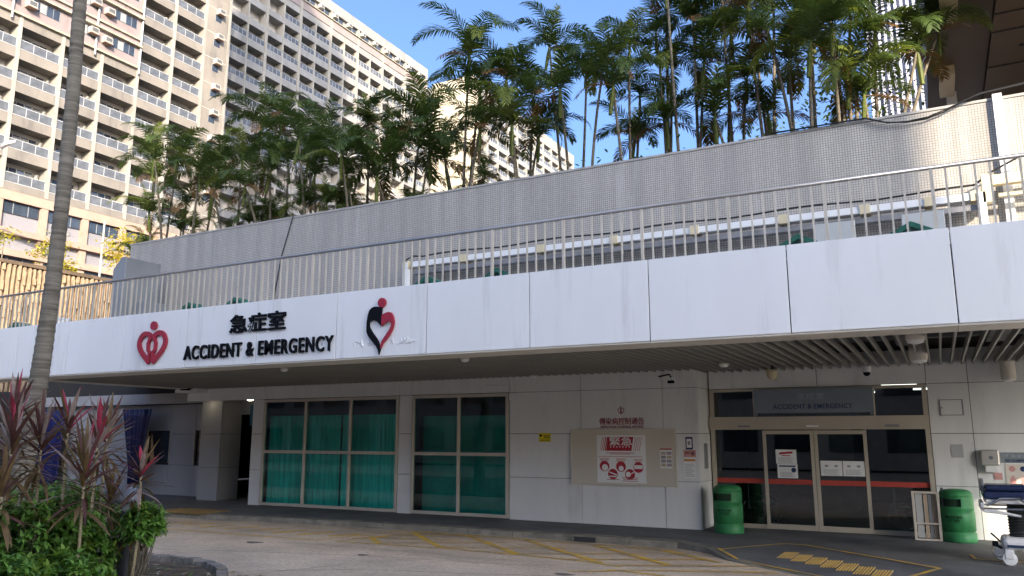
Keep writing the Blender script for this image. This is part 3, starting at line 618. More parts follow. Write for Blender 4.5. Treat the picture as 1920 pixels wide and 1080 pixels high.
# ------------------------------------------------------------------ under the canopy: lamps, cameras, signs
def lamp_can(x, y, z, r, h, lab, name='ceiling_lamp', mm=M_trim, lens=M_white):
    o = thing(name, (x, y, z), lab, 'lamp', 'round lamps under the canopy'); q = MB(); q.lathe([(r, h), (r, .02)], (x, y, z), 20); q.build('housing', mm, o, smooth=False)
    q = MB(); q.lathe([(r * .85, .02), (r * .85, -.01), (r * .4, -.03)], (x, y, z), 20); q.build('lens', lens, o); return o
lamp_can(-.2, 12.9, 3.34, .13, .3, 'beige round lamp under the slats nearest the canopy edge')
lamp_can(-.22, 15.7, 3.28, .15, .35, 'beige round lamp under the slats farther back, above the doors')
lamp_can(1.27, 18.1, 3.05, .13, .36, 'beige cylinder lamp hanging at the top right against the lit wall')
lamp_can(-3.72, 16.06, 3.37, .1, .05, 'flat pale disc lamp in the slats above the pillar')
lamp_can(-8.51, 17.1, 3.37, .09, .05, 'flat pale disc lamp in the slats beside the second green window')
lamp_can(-7.71, 12.6, 3.37, .09, .05, 'flat pale disc lamp in the slats close to the canopy edge, left of centre')
lamp_can(-12.31, 12.7, 3.37, .09, .05, 'flat pale disc lamp in the slats below the lettering')
lamp_can(-20.4, 18.0 - .35, 3.09, .11, .3, 'lit warm downlight in front of the left pillar', lens=M_warm)
lamp_can(-19.0, 18.2, 3.09, .11, .3, 'lit warm downlight over the dark passage', lens=M_warm)
o = thing('wall_lamp', (-3.08, 17.8, 3.25), 'cream bowl lamp under the slats above the left door panel', 'lamp')
q = MB(); q.lathe([(.12, .12), (.13, .05), (.10, -.06), (.05, -.1)], (-3.08, 17.7, 3.27), 20); q.build('bowl', M_cream, o, smooth=True); q = MB(); q.tube([(-3.08, 17.7, 3.39), (-3.08, 17.7, 3.6)], .04, 8); q.build('stem', M_dark, o)
o = thing('dome_camera', (-1.22, 17.8, 3.3), 'small white dome camera under the slats above the sliding doors', 'security camera')
q = MB(); q.lathe([(.085, .12), (.085, 0)], (-1.22, 17.8, 3.27), 20); q.build('base', M_white, o); q = MB(); q.lathe([(.07, 0), (.065, -.04), (.03, -.075)], (-1.22, 17.8, 3.27), 20); q.build('dome', M_black, o, smooth=True)
o = thing('bracket_camera', (-5.12, 17.2, 3.2), 'dark security camera on a bent bracket beside the pillar top', 'security camera')
q = MB(); q.tube([(-5.5, 17.38, 3.3), (-5.2, 17.2, 3.33), (-5.15, 17.15, 3.26)], .018, 6); q.build('bracket', M_black, o); q = MB(); q.lathe([(.07, .08), (.08, .02), (.05, -.06)], (-5.12, 17.12, 3.17), 16); q.build('dome', M_white, o); q = MB(); q.box(-5.19, -5.05, 17.01, 17.06, 3.12, 3.18); q.build('lens', M_black, o)
o = thing('ceiling_unit', (-20.5, 17.3, 3.2), 'dark cluttered ceiling fixture above the left pillar', 'ceiling fixture')
q = MB(); q.box(-21.0, -20.0, 17.0, 17.6, 3.3, 3.44); q.build('tray', M_panel, o); q = MB(); q.tube([(-21, 17.0, 3.42), (-20.7, 16.9, 3.46), (-20.4, 16.95, 3.4), (-20.0, 16.9, 3.45)], .03, 6); q.box(-20.6, -20.3, 16.85, 17, 3.36, 3.45); q.build('wiring', M_black, o)
# blue tarpaulins
def tarp(x0, x1, z0, z1, y, lab, taper=.45):
    mb = MB(); n = 26; rows = 10; V = []
    for r in range(rows + 1):
        t = r / rows; z = z1 + (z0 - z1) * t; s = 1 - taper * min(1, t * 1.3); cxm = (x0 + x1) / 2 + .1 * t
        V.append([(cxm + (x0 + (x1 - x0) * k / n - (x0 + x1) / 2) * s, y + .06 * math.sin(k * 1.45) * (.35 + .6 * t) + .03 * math.sin(k * .6), z) for k in range(n + 1)])
    for row in V: mb.v += row
    for r in range(rows):
        for k in range(n): a = r * (n + 1) + k; mb.f.append((a + n + 1, a + n + 2, a + 1, a)); mb.m.append(0)
    o = mb.build('tarpaulin', M_blue, smooth=True); sm = o.modifiers.new('thick', 'SOLIDIFY'); sm.thickness = .02; tag(o, lab, 'tarpaulin')
tarp(-25.35, -23.85, .35, 2.88, 18.4, 'blue gathered tarpaulin hanging beside the dark window', .62)
tarp(-32, -28.6, .2, 2.9, 18.4, 'blue tarpaulin hanging in the dark behind the palm trunk', .1)
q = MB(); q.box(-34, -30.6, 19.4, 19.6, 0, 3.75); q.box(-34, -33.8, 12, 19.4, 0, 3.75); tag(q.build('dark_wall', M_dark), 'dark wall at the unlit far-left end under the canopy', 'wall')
o = thing('blue_sign', (-18.7, 18.7, 2.4), 'small blue sign board above the passage door', 'sign'); q = MB(); q.box(-19.45, -18.1, 18.66, 18.70, 2.3, 2.95); q.build('board', mat('sign_blue', (.03, .10, .16), .4), o); q = MB(); q.disc(-18.85, 2.62, .1, 18.65, 18.66, 0, 12); q.box(-18.6, -18.3, 18.65, 18.66, 2.55, 2.6); q.build('symbol', M_navy, o)
# notice board
NB = thing('notice_board', (-6.4, 17.36, 1.5), 'wide beige notice board on the grey panelled wall', 'notice board')
q = MB(); q.box(-7.66, -5.17, 17.352, 17.385, .89, 2.13); q.build('board', M_beige, NB, bevel=.004)
q = MB()
for a in ((-7.675, -5.155, 2.13, 2.142), (-7.675, -5.155, .878, .89)): q.box(a[0], a[1], 17.345, 17.388, a[2], a[3])
for a in ((-7.675, -7.66), (-5.17, -5.155)): q.box(a[0], a[1], 17.345, 17.388, .89, 2.13)
q.build('edge_trim', M_trim, NB)
PO = thing('infection_poster', (-6.44, 17.35, 1.5), 'white poster with red heading and five red round pictures on the beige board', 'poster')
def px(u): return -7.02 + (u - 150) / (815 - 150) * 1.17
def pzz(v): return 2.0 - (v - 400) / (1040 - 400) * 1.06
q = MB(); q.box(px(150), px(815), 17.346, 17.350, pzz(1040), pzz(400)); q.build('sheet', M_paper, PO)
Y0, Y1 = 17.3435, 17.3455
q = MB(); q.plate([(px(275), pzz(612)), (px(625), pzz(612)), (px(655), pzz(425)), (px(310), pzz(425))], Y0, Y1)
for k in range(4):
    for a, b2 in ((190 + k * 22, 230 + k * 22), (650 + k * 25, 690 + k * 26)):
        q.plate([(px(a), pzz(610)), (px(a + 5 + k * 3 * (a < 400)), pzz(610)), (px(b2 + 5 + k * 3 * (a < 400)), pzz(425)), (px(b2), pzz(425))], Y0, Y1)
q.build('red_heading', M_printred, PO)
text('緊急', px(325), px(640), pzz(540), pzz(425), Y0 - .0005, .001, M_paper, 'heading_lettering', PO, .014)
q = MB()
for k in range(7): q.box(px(335 + k * 42), px(350 + k * 42), Y0 - .001, Y0, pzz(566), pzz(550))
q.build('white_dots', M_paper, PO)
q = MB(); q.box(px(275), px(665), Y0, Y1, pzz(645), pzz(634)); q.box(px(330), px(605), Y0, Y1, pzz(660), pzz(650)); q.box(px(160), px(770), Y0, Y1, pzz(694), pzz(685))
for cu, w0, v0 in ((252, 70, 712), (478, 70, 715), (712, 60, 722)):
    for k in range(3): q.box(px(cu - w0 + k * 8), px(cu + w0 - k * 8), Y0, Y1, pzz(v0 + k * 16 + 9), pzz(v0 + k * 16))
for cu, w0, v0 in ((365, 85, 992), (595, 105, 965), (600, 95, 985), (590, 105, 1008)): q.box(px(cu - w0), px(cu + w0), Y0, Y1, pzz(v0 + 12), pzz(v0))
q.build('text_lines', M_printpink, PO)
q = MB(); wq = MB()
for cu, cv in ((252, 820), (478, 822), (712, 830), (365, 925), (597, 925)): q.disc(px(cu), pzz(cv), .118, Y0, Y1 + .0002)
q.build('round_pictures', M_printred, PO)
wq.disc(px(258), pzz(838), .075, Y0 - .001, Y0); wq.disc(px(480), pzz(848), .06, Y0 - .001, Y0); wq.box(px(655), px(770), Y0 - .001, Y0, pzz(850), pzz(800))
wq.plate([(px(312), pzz(905)), (px(320), pzz(890)), (px(425), pzz(930)), (px(420), pzz(945))], Y0 - .001, Y0); wq.box(px(310), px(415), Y0 - .001, Y0, pzz(965), pzz(948)); wq.disc(px(575), pzz(925), .06, Y0 - .001, Y0); wq.plate([(px(610), pzz(925)), (px(612), pzz(912)), (px(650), pzz(885)), (px(655), pzz(898))], Y0 - .001, Y0)
wq.build('picture_details', M_paper, PO)
CH = thing('small_chart', (-5.39, 17.35, 1.5), 'small coloured chart sheet at the right end of the beige board', 'chart')
q = MB(); q.box(-5.52, -5.25, 17.346, 17.350, 1.28, 1.71); q.build('sheet', M_paper, CH)
q = MB(); q.box(-5.52, -5.25, Y0, Y1, 1.68, 1.71); q.build('top_band', M_printred, CH)
q = MB()
for r in range(4):
    for c in range(2): q.box(-5.5 + c * .13, -5.39 + c * .13, Y0, Y1, 1.32 + r * .085, 1.385 + r * .085, (r + c) % 3)
q.build('cells', [mat('chart_tan', (.5, .42, .28), .7), mat('chart_mauve', (.36, .30, .33), .7), M_print], CH)
WL = thing('wall_lettering', (-6.42, Yw, 2.3), 'red INFECTION CONTROL NOTICE lettering with a tiny emblem on the wall above the board', 'lettering')
text('傳染病控制通告', -6.97, -5.88, 2.235, 2.395, Yw - .004, .008, mat('lettering_dark_red', (.28, .03, .04), .6), 'chinese_lettering', WL, .008)
text('INFECTION CONTROL NOTICE', -6.93, -5.90, 2.165, 2.215, Yw - .004, .008, MATS['lettering_dark_red'], 'english_lettering', WL, .012)
q = MB(); cx, cz = -6.43, 2.56
for s in (-1, 1): band(q, [(cx, cz + .03), (cx + s * .05, cz + .055), (cx + s * .075, cz + .01), (cx + s * .05, cz - .04), (cx, cz - .08)], .016, Yw - .008, Yw - .003)
q.disc(cx, cz + .075, .02, Yw - .008, Yw - .003, 0, 10); q.box(cx - .015, cx + .015, Yw - .009, Yw - .003, cz - .06, cz + .03); q.build('emblem', MATS['lettering_dark_red'], WL)
YS = thing('yellow_sticker', (-8.38, Yw, 1.95), 'small yellow warning sticker on the wall left of the notice board', 'sticker')
q = MB(); q.box(-8.53, -8.22, Yw - .008, Yw - .004, 1.84, 2.05); q.build('sheet', M_yellow, YS)
q = MB(); q.plate([(-8.51, 1.95), (-8.43, 1.99), (-8.51, 2.03)], Yw - .010, Yw - .008); q.box(-8.40, -8.25, Yw - .010, Yw - .008, 1.97, 1.99); q.box(-8.40, -8.25, Yw - .010, Yw - .008, 1.93, 1.945); q.box(-8.50, -8.25, Yw - .010, Yw - .008, 1.875, 1.89); q.build('print', M_black, YS)
JB = thing('junction_box', (-9.2, Yw, 3.0), 'small pale junction box at the top corner of the second green window', 'box'); q = MB(); q.box(-9.33, -9.15, Yw - .07, Yw - .004, 2.84, 3.02); q.build('casing', M_panel, JB, bevel=.01); q = MB(); q.tube([(-9.3, Yw - .03, 3.0), (-9.3, Yw - .03, 3.2), (-10.0, Yw - .03, 3.22)], .015, 6); q.build('conduit', M_panel, JB)
# pillar signs
PS = thing('phone_sign', (-4.87, Yw, 1.8), 'small blue phone-shaped sign at the top of the pillar notices', 'sign')
q = MB(); q.box(-4.95, -4.79, Yw - .008, Yw - .004, 1.69, 1.96); q.build('phone_shape', M_navy, PS); q = MB(); q.box(-4.925, -4.815, Yw - .010, Yw - .008, 1.73, 1.92); q.build('screen', M_paper, PS); q = MB(); q.box(-4.90, -4.84, Yw - .012, Yw - .010, 1.79, 1.87); q.build('print', M_print, PS)
PS = thing('pink_notice', (-4.87, Yw, 1.6), 'dull red notice with a round mark on the pillar, under the phone sign', 'notice')
q = MB(); q.box(-5.0, -4.73, Yw - .008, Yw - .004, 1.53, 1.68); q.build('sheet', M_printpink, PS); q = MB(); q.disc(-4.8, 1.605, .045, Yw - .01, Yw - .008); q.box(-4.97, -4.87, Yw - .01, Yw - .008, 1.6, 1.64); q.build('print', mat('print_darkpink', (.25, .10, .10), .7), PS)
PS = thing('white_notice', (-4.89, Yw, 1.3), 'white notice with an orange heading lowest on the pillar', 'notice')
q = MB(); q.box(-5.0, -4.75, Yw - .008, Yw - .004, 1.08, 1.50); q.build('sheet', M_paper, PS); q = MB(); q.box(-5.0, -4.75, Yw - .01, Yw - .008, 1.44, 1.485); q.build('heading', M_orange, PS); q = MB()
for k in range(8): q.box(-4.98, -4.77 - .03 * (k % 3), Yw - .01, Yw - .008, 1.12 + k * .036, 1.13 + k * .036)
q.build('text_lines', M_print, PS)
q = MB(); q.box(-4.652, -4.64, 17.78, 18.08, 1.27, 1.82); o = tag(q.build('grey_plate', M_greybox), 'grey metal plate on the side of the pillar by the doors', 'plate')
# papers on the doors
yy = Yd - .056
def paper(x0, x1, z0, z1, lab, name='door_notice', head=None, grp=None):
    o = thing(name, ((x0 + x1) / 2, yy, z0), lab, 'notice', grp); q = MB(); q.box(x0, x1, yy - .003, yy, z0, z1); q.build('sheet', M_paper, o); w_ = x1 - x0; h = z1 - z0
    if head == 'red':
        q = MB(); q.plate([(x0 + .15 * w_, z1 - .35 * h), (x0 + .8 * w_, z1 - .27 * h), (x0 + .85 * w_, z1 - .12 * h), (x0 + .2 * w_, z1 - .2 * h)], yy - .005, yy - .003); q.box(x0 + .3 * w_, x0 + .7 * w_, yy - .005, yy - .003, z1 - .46 * h, z1 - .40 * h); q.build('heading', M_printred, o)
    if head == 'blue':
        q = MB(); q.box(x0 + .08 * w_, x0 + .9 * w_, yy - .005, yy - .003, z1 - .2 * h, z1 - .1 * h); q.disc(x0 + .8 * w_, z1 - .42 * h, .05, yy - .005, yy - .003); q.build('heading', M_navy, o)
    q = MB()
    if head == 'cal':
        for a in (.2, .65): q.box(x0 + a * w_, x0 + (a + .15) * w_, yy - .005, yy - .003, z1 - .42 * h, z1 - .27 * h)
    for k in range(5): q.box(x0 + .1 * w_, x0 + (.85 - .1 * (k % 2)) * w_, yy - .005, yy - .003, z0 + (.1 + k * .075) * h, z0 + (.125 + k * .075) * h)
    q.build('text_lines', M_print, o)
paper(-3.21, -2.78, 1.39, 1.69, 'white notice with slanted red heading on the left sliding door', head='red'); paper(-3.19, -2.77, 1.085, 1.385, 'white notice with dark blue heading and round mark, below the red one', head='blue')
paper(-2.30, -1.875, 1.155, 1.465, 'white notice sheet on the right sliding door, left of the pair', head='cal', grp='paired sheets on the right door'); paper(-1.86, -1.44, 1.155, 1.465, 'white notice sheet on the right sliding door, right of the pair', head='cal', grp='paired sheets on the right door')
# right wall fittings
Yr = Yd - .004
o = thing('access_hatch', (.25, Yr, 2.5), 'square access hatch in the wall right of the doors', 'hatch'); q = MB(); q.box(.04, .46, Yr - .012, Yr, 2.39, 2.71); q.build('frame', M_greybox, o); q = MB(); q.box(.055, .43, Yr - .02, Yr - .012, 2.405, 2.695); q.build('door', M_panel, o); q = MB(); q.box(.07, .085, Yr - .028, Yr - .02, 2.53, 2.56); q.build('latch', M_black, o)
o = thing('paper_dispenser', (.82, Yr, 1.5), 'steel hand dispenser on the wall above the trolley', 'dispenser'); q = MB(); q.box(.66, .98, Yr - .14, Yr, 1.42, 1.72); q.build('casing', mat('dispenser_steel', (.55, .53, .48), .3, .05, 3, metal=.4), o, bevel=.03); q = MB(); q.box(.72, .93, Yr - .1, Yr, 1.29, 1.42); q.build('tray', M_panel, o, bevel=.01); q = MB(); q.disc(.83, 1.57, .035, Yr - .15, Yr - .14); q.build('lock', M_chrome, o)
o = thing('no_dumping_sign', (1.2, Yr, 1.5), 'grey NO DUMPING sign on the lit wall', 'sign'); q = MB(); q.box(1.0, 1.52, Yr - .008, Yr, 1.47, 1.67); q.build('plate', mat('sign_slate', (.20, .23, .25), .5), o); text('NO DUMPING', 1.07, 1.45, 1.495, 1.54, Yr - .01, .004, M_navy, 'lettering', o, .02); text('不准棄置', 1.07, 1.45, 1.57, 1.64, Yr - .01, .004, mat('lettering_pale', (.33, .37, .4), .5), 'chinese_lettering', o, .01)
o = thing('disposal_poster', (1.22, Yr, 1.2), 'pale poster with red bottle pictures under the NO DUMPING sign', 'poster'); q = MB(); q.box(1.06, 1.46, Yr - .006, Yr, 1.02, 1.45); q.build('sheet', mat('poster_cream', (.62, .57, .50), .7), o)
q = MB()
for x in (1.17, 1.35): q.box(x - .05, x + .05, Yr - .009, Yr - .006, 1.05, 1.18); q.box(x - .02, x + .02, Yr - .009, Yr - .006, 1.18, 1.23)
q.disc(1.17, 1.36, .055, Yr - .009, Yr - .006); q.build('pictures', M_printpink, o); q = MB(); q.disc(1.35, 1.36, .05, Yr - .009, Yr - .006); q.build('blue_mark', M_navy, o)
q = MB(); q.box(.86, 1.0, Yr - .006, Yr, 1.15, 1.28); tag(q.build('pink_sticker', M_printpink), 'small pink sticker on the wall below the dispenser', 'sticker')
q = MB(); q.box(.17, .38, Yr - .006, Yr, 1.56, 1.82); o = tag(q.build('faded_sheet', M_boards), 'faded grey sheet taped to the wall right of the door frame', 'notice')
# bins
def bin_(x, y, lab, rot=0):
    o = thing('litter_bin', (x, y, 0), lab, 'litter bin', 'green litter bins by the doors'); b = MB()
    r0, r1 = .30, .27
    b.lathe([(r0, .0), (r0 + .005, .02), (r0 + .005, .17), (r0 - .012, .18), (r0 - .012, .20), (r0, .21), (r0 + .003, .45), (r0 - .004, .62)], (0, 0, 0), 40); body = b.build('body', M_bin, o, smooth=True)
    t = MB(); n = 40; prof = [(r0 - .004, .62), (r0 - .006, .66)]
    # upper ring with two openings left out of the wall
    zs = [.62, .66, .80, .84]
    for a, c in zip(zs, zs[1:]):
        for j in range(n):
            ang = 360 * (j + .5) / n
            if a == .66 and (abs(ang - 255) < 38): continue
            p = lambda jj, z: ((r0 - .004) * math.cos(2 * math.pi * jj / n), (r0 - .004) * math.sin(2 * math.pi * jj / n), z)
            t.face([p(j, a), p(j + 1, a), p(j + 1, c), p(j, c)])
    t.lathe([(r0 - .004, .84), (r0 - .012, .89), (r0 - .04, .935), (r0 - .09, .962), (.12, .975), (.0001, .98)], (0, 0, 0), 40)
    t.build('hood', M_bin, o, smooth=True)
    l = MB(); l.lathe([(r0 - .05, .05), (r0 - .05, .84)], (0, 0, 0), 24); l.build('liner', M_bindk, o)
    for ch in o.children: ch.location = (0, 0, 0)
    p = MB()
    for body_, z0, z1, wd in (('廢屑箱', .44, .49, .30), ('LITTER', .38, .425, .22)):
        tx = text(body_, -wd / 2, wd / 2, z0, z1, 0, .001, M_bindk, 'lettering', None, .02)
        for v in tx.data.vertices:
            a = R(268) + v.co.x / r0; v.co = ((r0 + .007) * math.cos(a), (r0 + .007) * math.sin(a), v.co.z)
        tx.parent = o
    o.rotation_euler = (0, 0, rot); return o
bin_(-4.07, 17.3, 'green round litter bin between the pillar and the sliding doors')
bin_(.16, 17.95, 'green round litter bin right of the doors, beside the white-framed stand', R(-12))
o = thing('framed_stand', (-.4, 17.85, 0), 'white-framed stand with wooden boards leaning beside the right bin', 'stand')
q = MB(); q.box(-.60, -.55, 17.78, 17.84, 0.02, .92); q.box(-.17, -.12, 17.78, 17.84, .02, .92); q.box(-.55, -.17, 17.785, 17.835, .88, .92); q.box(-.60, -.12, 17.775, 17.845, .0, .03); q.box(-.55, -.17, 17.785, 17.835, .30, .33); q.build('frame', M_beige, o, bevel=.005)
q = MB(); q.box(-.54, -.42, 17.85, 17.87, .04, .87); q.build('board', M_boards, o); q = MB(); q.box(-.40, -.33, 17.84, 17.87, .04, .87); q.box(-.25, -.19, 17.84, 17.87, .04, .87); q.build('board', M_wood, o); q = MB(); q.box(-.32, -.26, 17.845, 17.865, .04, .87); q.build('strip', M_greybox, o)
q = MB(); q.box(-.09, -.04, 17.84, 17.88, 0, 1.0); tag(q.build('dark_post', M_lampgrey, bevel=.008), 'slim dark upright post between the stand and the right bin', 'post')
# wheelchairs inside the doors
def wheelchair(x, y, lab):
    o = thing('wheelchair', (x, y, 0), lab, 'wheelchair', 'wheelchairs inside the doors')
    for s in (-.28, .28):
        b = MB(); b.tube([(s, .3 * math.cos(2 * math.pi * k / 24), .31 + .3 * math.sin(2 * math.pi * k / 24)) for k in range(25)], .018, 6, cap=False); wh = b.build('wheel', M_chrome, o); 
        b2 = MB()
        for k in range(8): a = math.pi * k / 8; b2.tube([(s, .3 * math.cos(a), .31 + .3 * math.sin(a)), (s, -.3 * math.cos(a), .31 - .3 * math.sin(a))], .003, 4)
        sp_ = b2.build('spokes', M_chrome, o); wh.location = sp_.location = (0, 0, 0)
    for nm, f in (('seat', (-.24, .24, -.3, .15, .46, .5)), ('backrest', (-.24, .24, .13, .17, .5, .92))):
        b = MB(); b.box(*f); c = b.build(nm, M_green, o); c.location = (0, 0, 0)
    b = MB()
    for s in (-.25, .25): b.tube([(s, .3, .92), (s, .15, .9), (s, .15, .35), (s, -.3, .46), (s, -.42, .12)], .014, 6); b.tube([(s, .12, .7), (s, -.25, .7), (s, -.28, .46)], .014, 6)
    c = b.build('frame', M_chrome, o); c.location = (0, 0, 0)
    b = MB()
    for s in (-.2, .2): b.tube([(s, -.42 + .07 * math.cos(a), .08 + .07 * math.sin(a)) for a in [2 * math.pi * k / 10 for k in range(11)]], .015, 5)
    c = b.build('castor', M_rubber, o); c.location = (0, 0, 0); o.rotation_euler = (0, 0, R(70)); return o
wheelchair(-3.75, 19.15, 'folded chrome wheelchair just inside the left glass panel by the bin'); wheelchair(-.75, 19.3, 'chrome wheelchair just inside the right glass panel by the framed stand')
# trolley
T = thing('hospital_trolley', (1.5, 15.4, 0), 'white wheeled patient trolley with dark blue mattress at the right edge', 'trolley')
def tb(name, m, fn, bevel=0, smooth=False):
    q = MB(); fn(q); return q.build(name, m, T, bevel=bevel, smooth=smooth)
tb('mattress', M_matblue, lambda q: (q.box(.52, 2.5, 15.0, 15.68, 1.0, 1.12), q.box(.56, 1.15, 15.04, 15.64, 1.125, 1.22)), .04)
tb('deck', M_white, lambda q: q.box(.54, 2.5, 15.0, 15.7, .93, .995), .02)
tb('rail', M_chrome, lambda q: (q.tube([(.55, 14.96, .9), (.62, 14.95, .93), (.75, 14.95, 1.02), (1.0, 14.95, 1.03), (1.1, 14.95, .93), (2.4, 14.95, .92)], .018, 8), q.tube([(.5, 14.95, .86), (2.4, 14.95, .86)], .016, 8), q.tube([(.5, 15.75, .86), (2.4, 15.75, .86)], .016, 8)), 0, True)
tb('bumper', M_white, lambda q: (q.box(.47, .53, 14.95, 15.75, .82, .95), q.plate([(.5, .80), (1.0, .74), (1.02, .77), (.5, .88)], 14.94, 14.98)), .015)
tb('column', M_rubber, lambda q: [q.lathe([(.17, z), (.19, z + .02), (.17, z + .04)], (1.02, 15.35, 0), 20) for z in [.42 + k * .045 for k in range(11)]])
tb('base_cover', M_white, lambda q: q.box(.72, 2.3, 15.05, 15.65, .22, .42), .07)
tb('stripe', M_navy, lambda q: q.box(.78, 2.2, 15.035, 15.06, .27, .31))
for x, y in ((.80, 15.05), (.72, 15.68), (2.2, 15.05), (2.2, 15.68)):
    q = MB(); q.tube([(x, y - .035, .10), (x, y + .035, .10)], .10, 20); q.box(x - .06, x + .06, y - .05, y - .035, .1, .24); q.box(x - .06, x + .06, y + .035, y + .05, .1, .24); q.build('castor', M_white, T, bevel=.01)
tb('pedal', M_black, lambda q: (q.tube([(.62, 15.0, .3), (.7, 15.1, .25)], .018, 6), q.box(.58, .66, 14.97, 15.05, .29, .36), q.tube([(.6, 15.6, .42), (.72, 15.5, .3)], .016, 6)))
tb('oxygen_bracket', M_chrome, lambda q: (q.tube([(.66 + .09 * math.cos(a), 15.1, .2 + .09 * math.sin(a)) for a in [2 * math.pi * k / 14 for k in range(15)]], .01, 6),))
tb('headrest_clip', M_greybox, lambda q: q.box(.50, .56, 15.2, 15.5, 1.1, 1.3), .015)
#PART3
# ------------------------------------------------------------------ housing blocks
def facade(mb, X, fins, soff, z0, z1, depth, fw, open_h, band_m, fin_m, in_m, proud=.06):
    """Grid front facing +X: slab bands, upright fins and the recessed back wall."""
    y0, y1 = fins[0], fins[-1]; d = 1.0 * depth
    for k, s in enumerate(soff):
        nxt = soff[k + 1] - open_h if k + 1 < len(soff) else z1
        mb.box(X - d, X, y0, y1, s, nxt, band_m)
    mb.box(X - d, X, y0, y1, z0, soff[0] - open_h, band_m)
    for k, y in enumerate(fins):
        mb.box(X - d - .02, X + proud, y - fw / 2, y + fw / 2, z0 + .01, z1 - .01, fin_m)
    mb.box(X - d - .4, X - d, y0, y1, z0, z1, in_m)
def balcony_kinds(width, open_h, rail_h, depth, n_post):
    """Balcony prototypes at the origin: front at x=0, along +y, slab top z=0."""
    kinds = []
    for kind in range(4):
        r = MB(); w2 = width
        r.box(-.06, -.01, .02, w2 - .02, rail_h - .05, rail_h); r.box(-.05, -.015, .02, w2 - .02, .03, .07)
        for k in range(n_post + 1): yv = .03 + (w2 - .06) * k / n_post; r.box(-.06, -.015, yv - .022, yv + .022, 0, rail_h)
        ro = r.build('balcony', M_balrail)
        gl = MB(); gl.box(-.04, -.03, .05, w2 - .05, .08, rail_h - .06); go = gl.build('glass_panel', M_balglass); go.parent = ro
        dr = MB(); x = -depth + .03
        dr.box(-depth + .001, x, .25, w2 - .35, .02, open_h - .35, 0); a = .3; nn = 4
        for k in range(nn):
            ya = .28 + (w2 - .68) * k / nn; yb = .28 + (w2 - .68) * (k + 1) / nn - .05
            mi = [(1, 0, 2, 0), (0, 2, 2, 0), (2, 1, 0, 0), (0, 0, 1, 2)][kind][k]
            dr.box(x, x + .02, ya, yb, .1, open_h - .45, mi)
            dr.box(x, x + .04, yb, yb + .05, .02, open_h - .35, 3)
        do = dr.build('balcony_door', [M_win, M_bluecur, M_wintint, M_frame]); do.parent = ro
        if kind in (1, 3):
            ac = MB(); ac.box(-depth + .05, -depth + .5, w2 - .32, w2 - .04 - .15, 1.1, 1.5, 0); ac.box(-depth + .5, -depth + .51, w2 - .31, w2 - .22, 1.13, 1.47, 1); ao = ac.build('air_conditioner', [M_ac, M_acdk]); ao.parent = ro
        kinds.append(ro)
    return kinds
def place_balconies(kinds, parent, X, cells, seed):
    r = random.Random(seed); used = [False] * len(kinds)
    for y, z in cells:
        k = r.choices(range(len(kinds)), [4, 2, 3, 2])[0]
        if not used[k]: o = kinds[k]; used[k] = True
        else: o = copy_tree(kinds[k])
        o.parent = parent; o.location = Vector((X, y, z)) - Vector(parent.location)
    for k, u in enumerate(used):
        if not u:
            for ch in list(kinds[k].children): bpy.data.objects.remove(ch)
            bpy.data.objects.remove(kinds[k])
XA = -65
BA = thing('housing_block', (-70, 42, 0), 'tan and pink housing block with balconies and air conditioners at the upper left', 'building')
FA = [23.55, 27.2, 30.85, 34.5, 38.2, 41.87, 45.55, 49.23, 52.92]; SA = [24.23 + 2.87 * k for k in range(12)]; OH = 2.0
q = MB(); facade(q, XA, FA, SA, 21.6, 58.0, 1.35, .30, OH, 0, 1, 2)
q.box(XA - 16, XA - .004, 53.03, 56.0, 0, 58, 0); q.box(XA - 16, XA - 1.76, 23.5, 53.0, 0, 58, 0)
for s in SA: q.box(XA - .1, XA + .012, 53.06, 56.0, s + .02, s + .06, 2)
q.box(XA - .1, XA + .16, 55.86, 56.12, 0, 58.1, 1)
q.build('facade', [M_conc, M_fin, M_inner], BA)
q = MB()     # pink infill of the upper storeys
for ya, yb in zip(FA[:6], FA[1:7]): q.box(XA - .9, XA - .03, ya + .16, yb - .16, 36.6, 57.9)
for ya, yb in zip(FA[:6], FA[1:7]): q.box(XA - .2, XA + .075, ya - .155, yb - .16, 36.62, 57.7)
q.build('pink_wall', M_pink, BA)
q = MB()
for j in range(8):
    zb = 36.6 + 2.87 * j
    if zb > 56: break
    q.box(XA, XA + .45, FA[0], FA[6] - .02, zb + 2.05, zb + 2.22); q.box(XA, XA + .28, FA[0], FA[6] - .02, zb - .08, zb + .1)
q.build('ledge', M_ledge, BA)
q = MB()
for y in (33.6, 41.0, 45.5): q.tube([(XA + .22, y, 36), (XA + .22, y, 57)], .09, 6)
q.build('drain_pipe', M_balrail, BA)
wk = MB(); wk.box(XA + .076, XA + .1, 0, 2.3, 0, .95, 0); wk.box(XA + .08, XA + .115, -.04, 0, -.03, .98, 1); wk.box(XA + .08, XA + .115, 2.3, 2.34, -.03, .98, 1)
for k in range(3): wk.box(XA + .08, XA + .112, .56 + k * .58, .6 + k * .58, 0, .95, 1)
wk.box(XA + .1, XA + .104, .62, 1.12, .05, .9, 2)
w0 = wk.build('window', [M_win, M_greybox, M_wintint]); first = True
for j in range(5):
    for ya in FA[1:6]:
        zb = 36.6 + 2.87 * j + .95
        o = w0 if first else copy_tree(w0); first = False; o.parent = BA; o.location = Vector((0, ya + .75, zb)) - Vector(BA.location)
ac = MB(); ac.box(0, .55, 0, .75, 0, .5, 0); ac.box(.55, .56, .06, .69, .06, .44, 1); ac.box(.08, .5, .75, .755, .08, .42, 1); ac.box(-.02, .6, -.03, .78, -.12, -.03, 2)
ac0 = ac.build('air_conditioner', [M_ac, M_acdk, M_peach]); first = True
